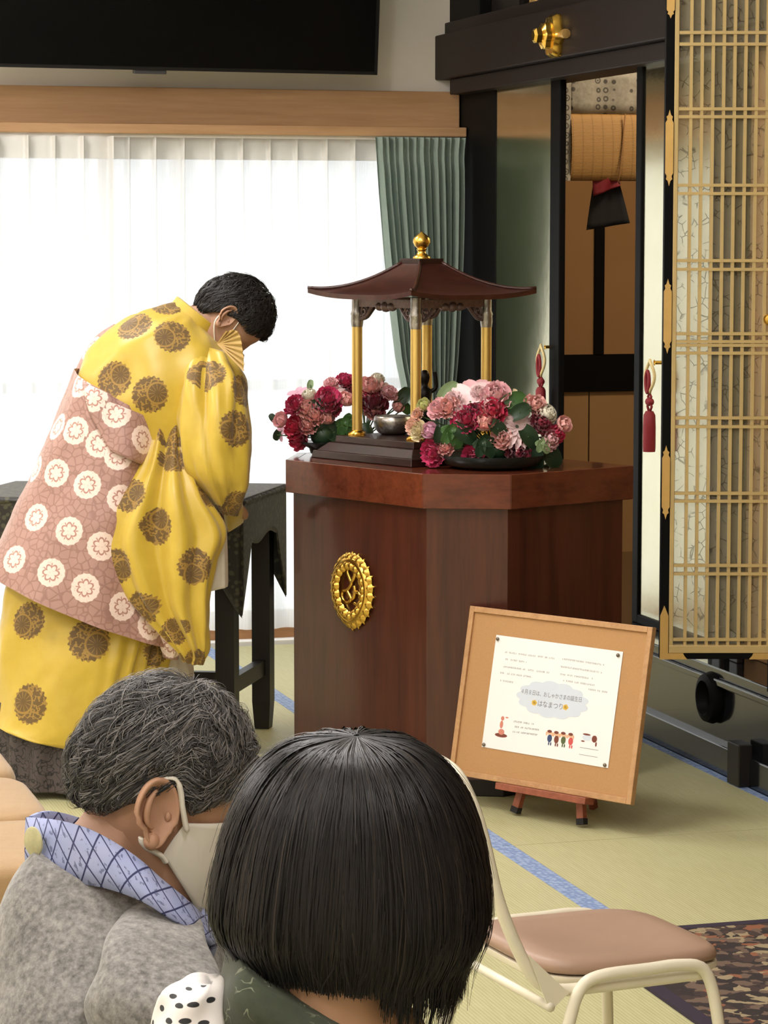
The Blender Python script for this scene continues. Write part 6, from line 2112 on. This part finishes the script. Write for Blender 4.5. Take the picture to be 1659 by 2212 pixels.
    for i in range(40):
        a = at_D(top[i][0], top[i][1], dep[i][0] + .012); c = at_D(bot[i][0], bot[i][1], dep[i][0] - .012)
        out = -FWD * .006 + UPZ * 0
        G.append([a, a + (c - a) * .33 + out * .6, a + (c - a) * .66 + out, c])
    # far side of the band
    far = []
    ftop = crom([(452, 1998), (420, 1940), (330, 1850), (200, 1778), (110, 1752), (60, 1766)], 26)
    fdep = crom([(D - .06,), (D + .02,), (D + .08,), (D + .10,), (D + .07,), (D + .02,)], 26)
    for i in range(1, 25):
        a = at_D(ftop[i][0], ftop[i][1], fdep[i][0]); c = a - UPZ * .052
        far.append([a, a + (c - a) * .33, a + (c - a) * .66, c])
    Gall = G + far
    co = MB().grid(Gall, close_u=True).build('patterned_collar', 'collar', root, smooth=True, solid=.006)
    me = co.data; uvl = me.uv_layers.new(name='strip')
    # arc length coordinates
    pts = np.array([np.mean(r_, 0) for r_ in Gall]); acc = [0]
    for i in range(1, len(pts)): acc.append(acc[-1] + np.linalg.norm(pts[i] - pts[i - 1]))
    off = world_loc(co); V = np.array([v.co[:] for v in me.vertices]) + off
    fl_ = np.array(Gall).reshape(-1, 3)
    lut = [int(np.argmin(((fl_ - v) ** 2).sum(1))) for v in V]
    for p in me.polygons:
        ks = [lut[me.loops[li].vertex_index] for li in p.loop_indices]
        wrap = max(k // 4 for k in ks) - min(k // 4 for k in ks) > 10
        for li, k in zip(p.loop_indices, ks):
            i_, j_ = k // 4, k % 4
            u = acc[i_] if not (wrap and i_ == 0) else acc[-1] + .01
            uvl.data[li].uv = (u / .030, j_ / 3 * 1.55)
    # round pale crest on the back of the collar
    cr = at_D(74, 1818, D - .022)
    MB().lathe([(.0, .004), (.014, .004), (.0165, .002), (.0165, 0)], cr, 24, -RGT * .75 - FWD * .66).build('collar_crest', 'crest', root, smooth=True, angle=50)
    # trousers
    tr_ = MB()
    for s in (-1, 1):
        hip = pel + side * s * .09; kn = hip + fh * .40 + UPZ * .01; an = np.array([kn[0] + fh[0] * .02, kn[1] + fh[1] * .02, .10])
        limb(tr_, [pel - fh * .06, hip, kn, (kn + an) / 2, an], [.115, .10, .078, .066, .060])
    tr_.build('trousers', 'trousers', root, smooth=True)
    sh_ = MB()
    return root, seat_c, fh
MAT['crest'] = plain('cream_crest', rgb(196, 190, 146), .8, var=.35, nscale=90)
MAT['trousers'] = plain('dark_trousers', rgb(40, 40, 46), .85, var=.15)
e_root, e_seat, e_fh = elder()

# ================================================================== BLACK-HAIRED PERSON seated in front
def woman():
    D = 2.2
    ya = math.radians(-18)
    fh = FWD * math.cos(ya) - RGT * math.sin(ya)
    Rm = frame_of(fh, math.radians(26), math.radians(-6))
    Hc = at_D(765, 1945, D + .01)
    seat_c = Hc * np.array([1, 1, 0]) - fh * .09
    root = thing('person', 'person with bobbed black hair in a dark green jacket seen from behind', 'person', seat_c)
    T = lambda p: Hc + Rm @ (np.array(p) * .92)
    b = MB()
    b.grid([[T(p) for p in r] for r in head_rows()], close_v=True, cap0=True, cap1=True)
    for s in (-1, 1): ear_pts(b, s, T)
    nb0 = at_D(815, 2290, D - .01)
    limb(b, [T((0, -.01, -.02)), T((0, -.025, -.07)), (T((0, -.045, -.11)) + nb0) / 2, nb0, nb0 - UPZ * .08], [.050, .050, .048, .048, .05])
    pel = seat_c + UPZ * .50
    chest = nb0 - UPZ * .17 - fh * .01
    limb(b, [nb0, chest, (chest + pel) / 2, pel], [.05, .09, .10, .11])
    side = np.cross(fh, UPZ)
    for s in (-1, 1):
        sh = chest + side * s * .12 + UPZ * .02; el = sh + fh * .08 - UPZ * .22 + side * s * .02; wr_ = el + fh * .19 - UPZ * .02 - side * s * .07
        limb(b, [chest + (sh - chest) * .4, sh, el, wr_], [.045, .040, .036, .026]); hand(b, wr_, fh - UPZ * .25, -UPZ, 0, s)
        hip = pel + side * s * .09; kn = hip + fh * .38; an = np.array([kn[0], kn[1], .07]); to = an + fh * .12; to[2] = .03
        limb(b, [pel, hip, kn, an], [.10, .085, .055, .038]); limb(b, [an - UPZ * .03, (an + to) / 2 - UPZ * .02, to], [.034, .036, .024])
    b.build('body', 'skin_w', root, smooth=True)
    # bob: hair mass plus strands following it
    rows = [(764, 1589, 776, 1589, D, .003), (660, 1604, 862, 1603, D, .050), (600, 1630, 922, 1628, D, .076), (548, 1680, 974, 1676, D, .093), (507, 1750, 1014, 1746, D, .104), (475, 1850, 1043, 1850, D, .110), (461, 1940, 1050, 1948, D, .111), (466, 1985, 1042, 2002, D, .107), (482, 2018, 1024, 2046, D, .101), (508, 2040, 998, 2084, D, .095)]
    K = crom(rows, 60)
    def S(t, ph, lift=0.0):
        q = min(max(t, 0), 1) * 59; k = min(int(q), 58); f_ = q - k
        r_ = K[k] * (1 - f_) + K[k + 1] * f_
        L = at_D(r_[0], r_[1], r_[4]); Rr = at_D(r_[2], r_[3], r_[4]); c = (L + Rr) / 2; a = (Rr - L) / 2; an = a / np.linalg.norm(a)
        cs, sn = math.cos(ph), math.sin(ph); kk = 2 / 2.15
        u = math.copysign(abs(cs) ** kk, cs); v = math.copysign(abs(sn) ** kk, sn)
        nn = an * cs + FWD * sn
        nn = nn * math.sqrt(max(.02, min(1, t * 2.2))) + UPZ * max(0, 1 - t * 2.2); nn /= np.linalg.norm(nn)
        p = c + a * u + FWD * r_[5] * v
        if t > 1: p = p - UPZ * (t - 1) * .30 - nn * (t - 1) * .02
        return p + nn * lift, nn
    R = random.Random(31)
    V = []; Fc = []; n_, m_ = 48, 84
    for i in range(n_ + 1):
        for jj in range(m_): V.append(S(i / n_, 2 * math.pi * jj / m_, -.003)[0])
    V.append(S(0, 0, 0)[0])
    for i in range(n_):
        for jj in range(m_):
            a = i * m_ + jj; b_ = i * m_ + (jj + 1) % m_; Fc.append((a, b_, b_ + m_, a + m_))
    Fc.append(tuple(range(m_ - 1, -1, -1)))
    st = []
    part = 0.0
    for k in range(15000):
        ph = R.uniform(math.pi * .92, math.pi * 2.08) if R.random() < .72 else R.uniform(0, 2 * math.pi)
        t0 = R.random() ** 1.25 * .80; L = R.uniform(.22, .55)
        end = t0 + L
        if R.random() < .35: end = R.uniform(.97, 1.10)
        end = min(end, 1.0 + (.10 if math.cos(ph) > .35 or math.cos(ph) < -.75 else .03) * R.random())
        w1 = R.uniform(0, 6.28); wa = R.uniform(.01, .05); P = []; N = []; Wd = []
        clump = .05 * math.sin(ph * 23) + .09 * mnoise.noise(Vector((ph * 5, t0 * 4, 0)))
        lf = R.uniform(-.001, .003) + .0045 * mnoise.noise(Vector((ph * 7, t0 * 3, 4))); seg = 9
        col = np.array([.0065, .0056, .0056]) * R.uniform(.4, 2.2)
        if R.random() < .10: col = np.array([.030, .022, .018]) * R.uniform(.5, 1.3)
        fr_ = R.uniform(.0, .010) if R.random() < .03 else 0
        for i in range(seg):
            s = i / (seg - 1); t = t0 + (end - t0) * s
            p2 = ph + wa * math.sin(w1 + 2.5 * s) + clump * s * t
            p, nn = S(t, p2, lf * min(1, t * 8) + fr_ * s)
            P.append(p); N.append(nn); Wd.append(.00062 * (1 - .7 * s ** 3) + .0001)
        st.append((P, Wd, N, tuple(col)))
    # ragged locks below the hem
    for k in range(900):
        ph = R.uniform(math.pi * .9, math.pi * 2.1); t0 = R.uniform(.80, .95); end = R.uniform(1.02, 1.22) if math.cos(ph) > .42 else R.uniform(.98, 1.05)
        P = []; N = []; Wd = []; cl = .10 * math.sin(ph * 31)
        for i in range(7):
            s = i / 6; p, nn = S(t0 + (end - t0) * s, ph + cl * s * .4, .002 - .010 * s * s)
            P.append(p); N.append(nn); Wd.append(.0008 * (1 - .9 * s) + .00008)
        st.append((P, Wd, N, (.009, .008, .008)))
    ribbons(st, 'hair', root, base=(V, Fc, (.006, .0055, .0055)))
    # jacket: standing collar behind the neck, shoulders
    jk, _ = loft([(500, 2035, 850, 2230, D - .025, .075), (478, 2090, 885, 2290, D - .03, .088), (452, 2180, 960, 2380, D - .01, .095), (400, 2290, 1080, 2500, D - .01, .115), (330, 2440, 1180, 2640, D - .01, .135), (280, 2640, 1240, 2800, D - .01, .145), (280, 3000, 1240, 3060, D - .01, .15), (300, 3400, 1220, 3420, D, .15), (300, 3660, 1220, 3660, D, .15)], 60, 80, lambda t, ph: .004 * math.sin(5 * ph + 6 * t), 2.2)
    jk.build('green_jacket', 'greenjacket', root, smooth=True)
    bl2, _ = loft([(400, 2116, 470, 2112, D - .04, .018), (362, 2138, 480, 2128, D - .05, .035), (336, 2185, 488, 2180, D - .05, .045), (312, 2260, 500, 2260, D - .06, .060), (290, 2400, 540, 2400, D - .06, .065), (270, 2700, 520, 2700, D - .05, .06), (300, 2950, 560, 2900, D + .0, .05)], 44, 48, lambda t, ph: .003 * math.sin(4 * ph + 9 * t), 2.1)
    o_b = bl2.build('dotted_sleeve', 'polka', root, smooth=True)
    dots = [(374, 2152), (408, 2136), (440, 2128), (386, 2172), (418, 2170), (350, 2178), (364, 2205), (400, 2206), (440, 2210), (455, 2160), (330, 2210), (350, 2240), (390, 2245), (430, 2250)]
    med_uv([o_b], dots, .0052, .022, 9, spin=False)
    tr_ = MB()
    for s in (-1, 1):
        hip = pel + side * s * .09; kn = hip + fh * .38; an = np.array([kn[0], kn[1], .10])
        limb(tr_, [pel - fh * .06, hip, kn, (kn + an) / 2, an], [.115, .10, .074, .062, .056])
    tr_.build('trousers', 'trousers', root, smooth=True)
    return root, seat_c, fh
w_root, w_seat, w_fh = woman()

# chairs the two seated people sit on
for (sc_, fhv, lab) in ((e_seat, e_fh, 'cream steel stacking chair under the person in the grey jacket'), (w_seat, w_fh, 'cream steel stacking chair under the person with bobbed black hair')):
    c2 = copy_tree(chair)
    c2['label'] = lab; c2['group'] = 'cream stacking chairs'
    c2.location = (sc_[0], sc_[1], 0); c2.rotation_euler = (0, 0, math.atan2(fhv[1], fhv[0]))
chair['group'] = 'cream stacking chairs'
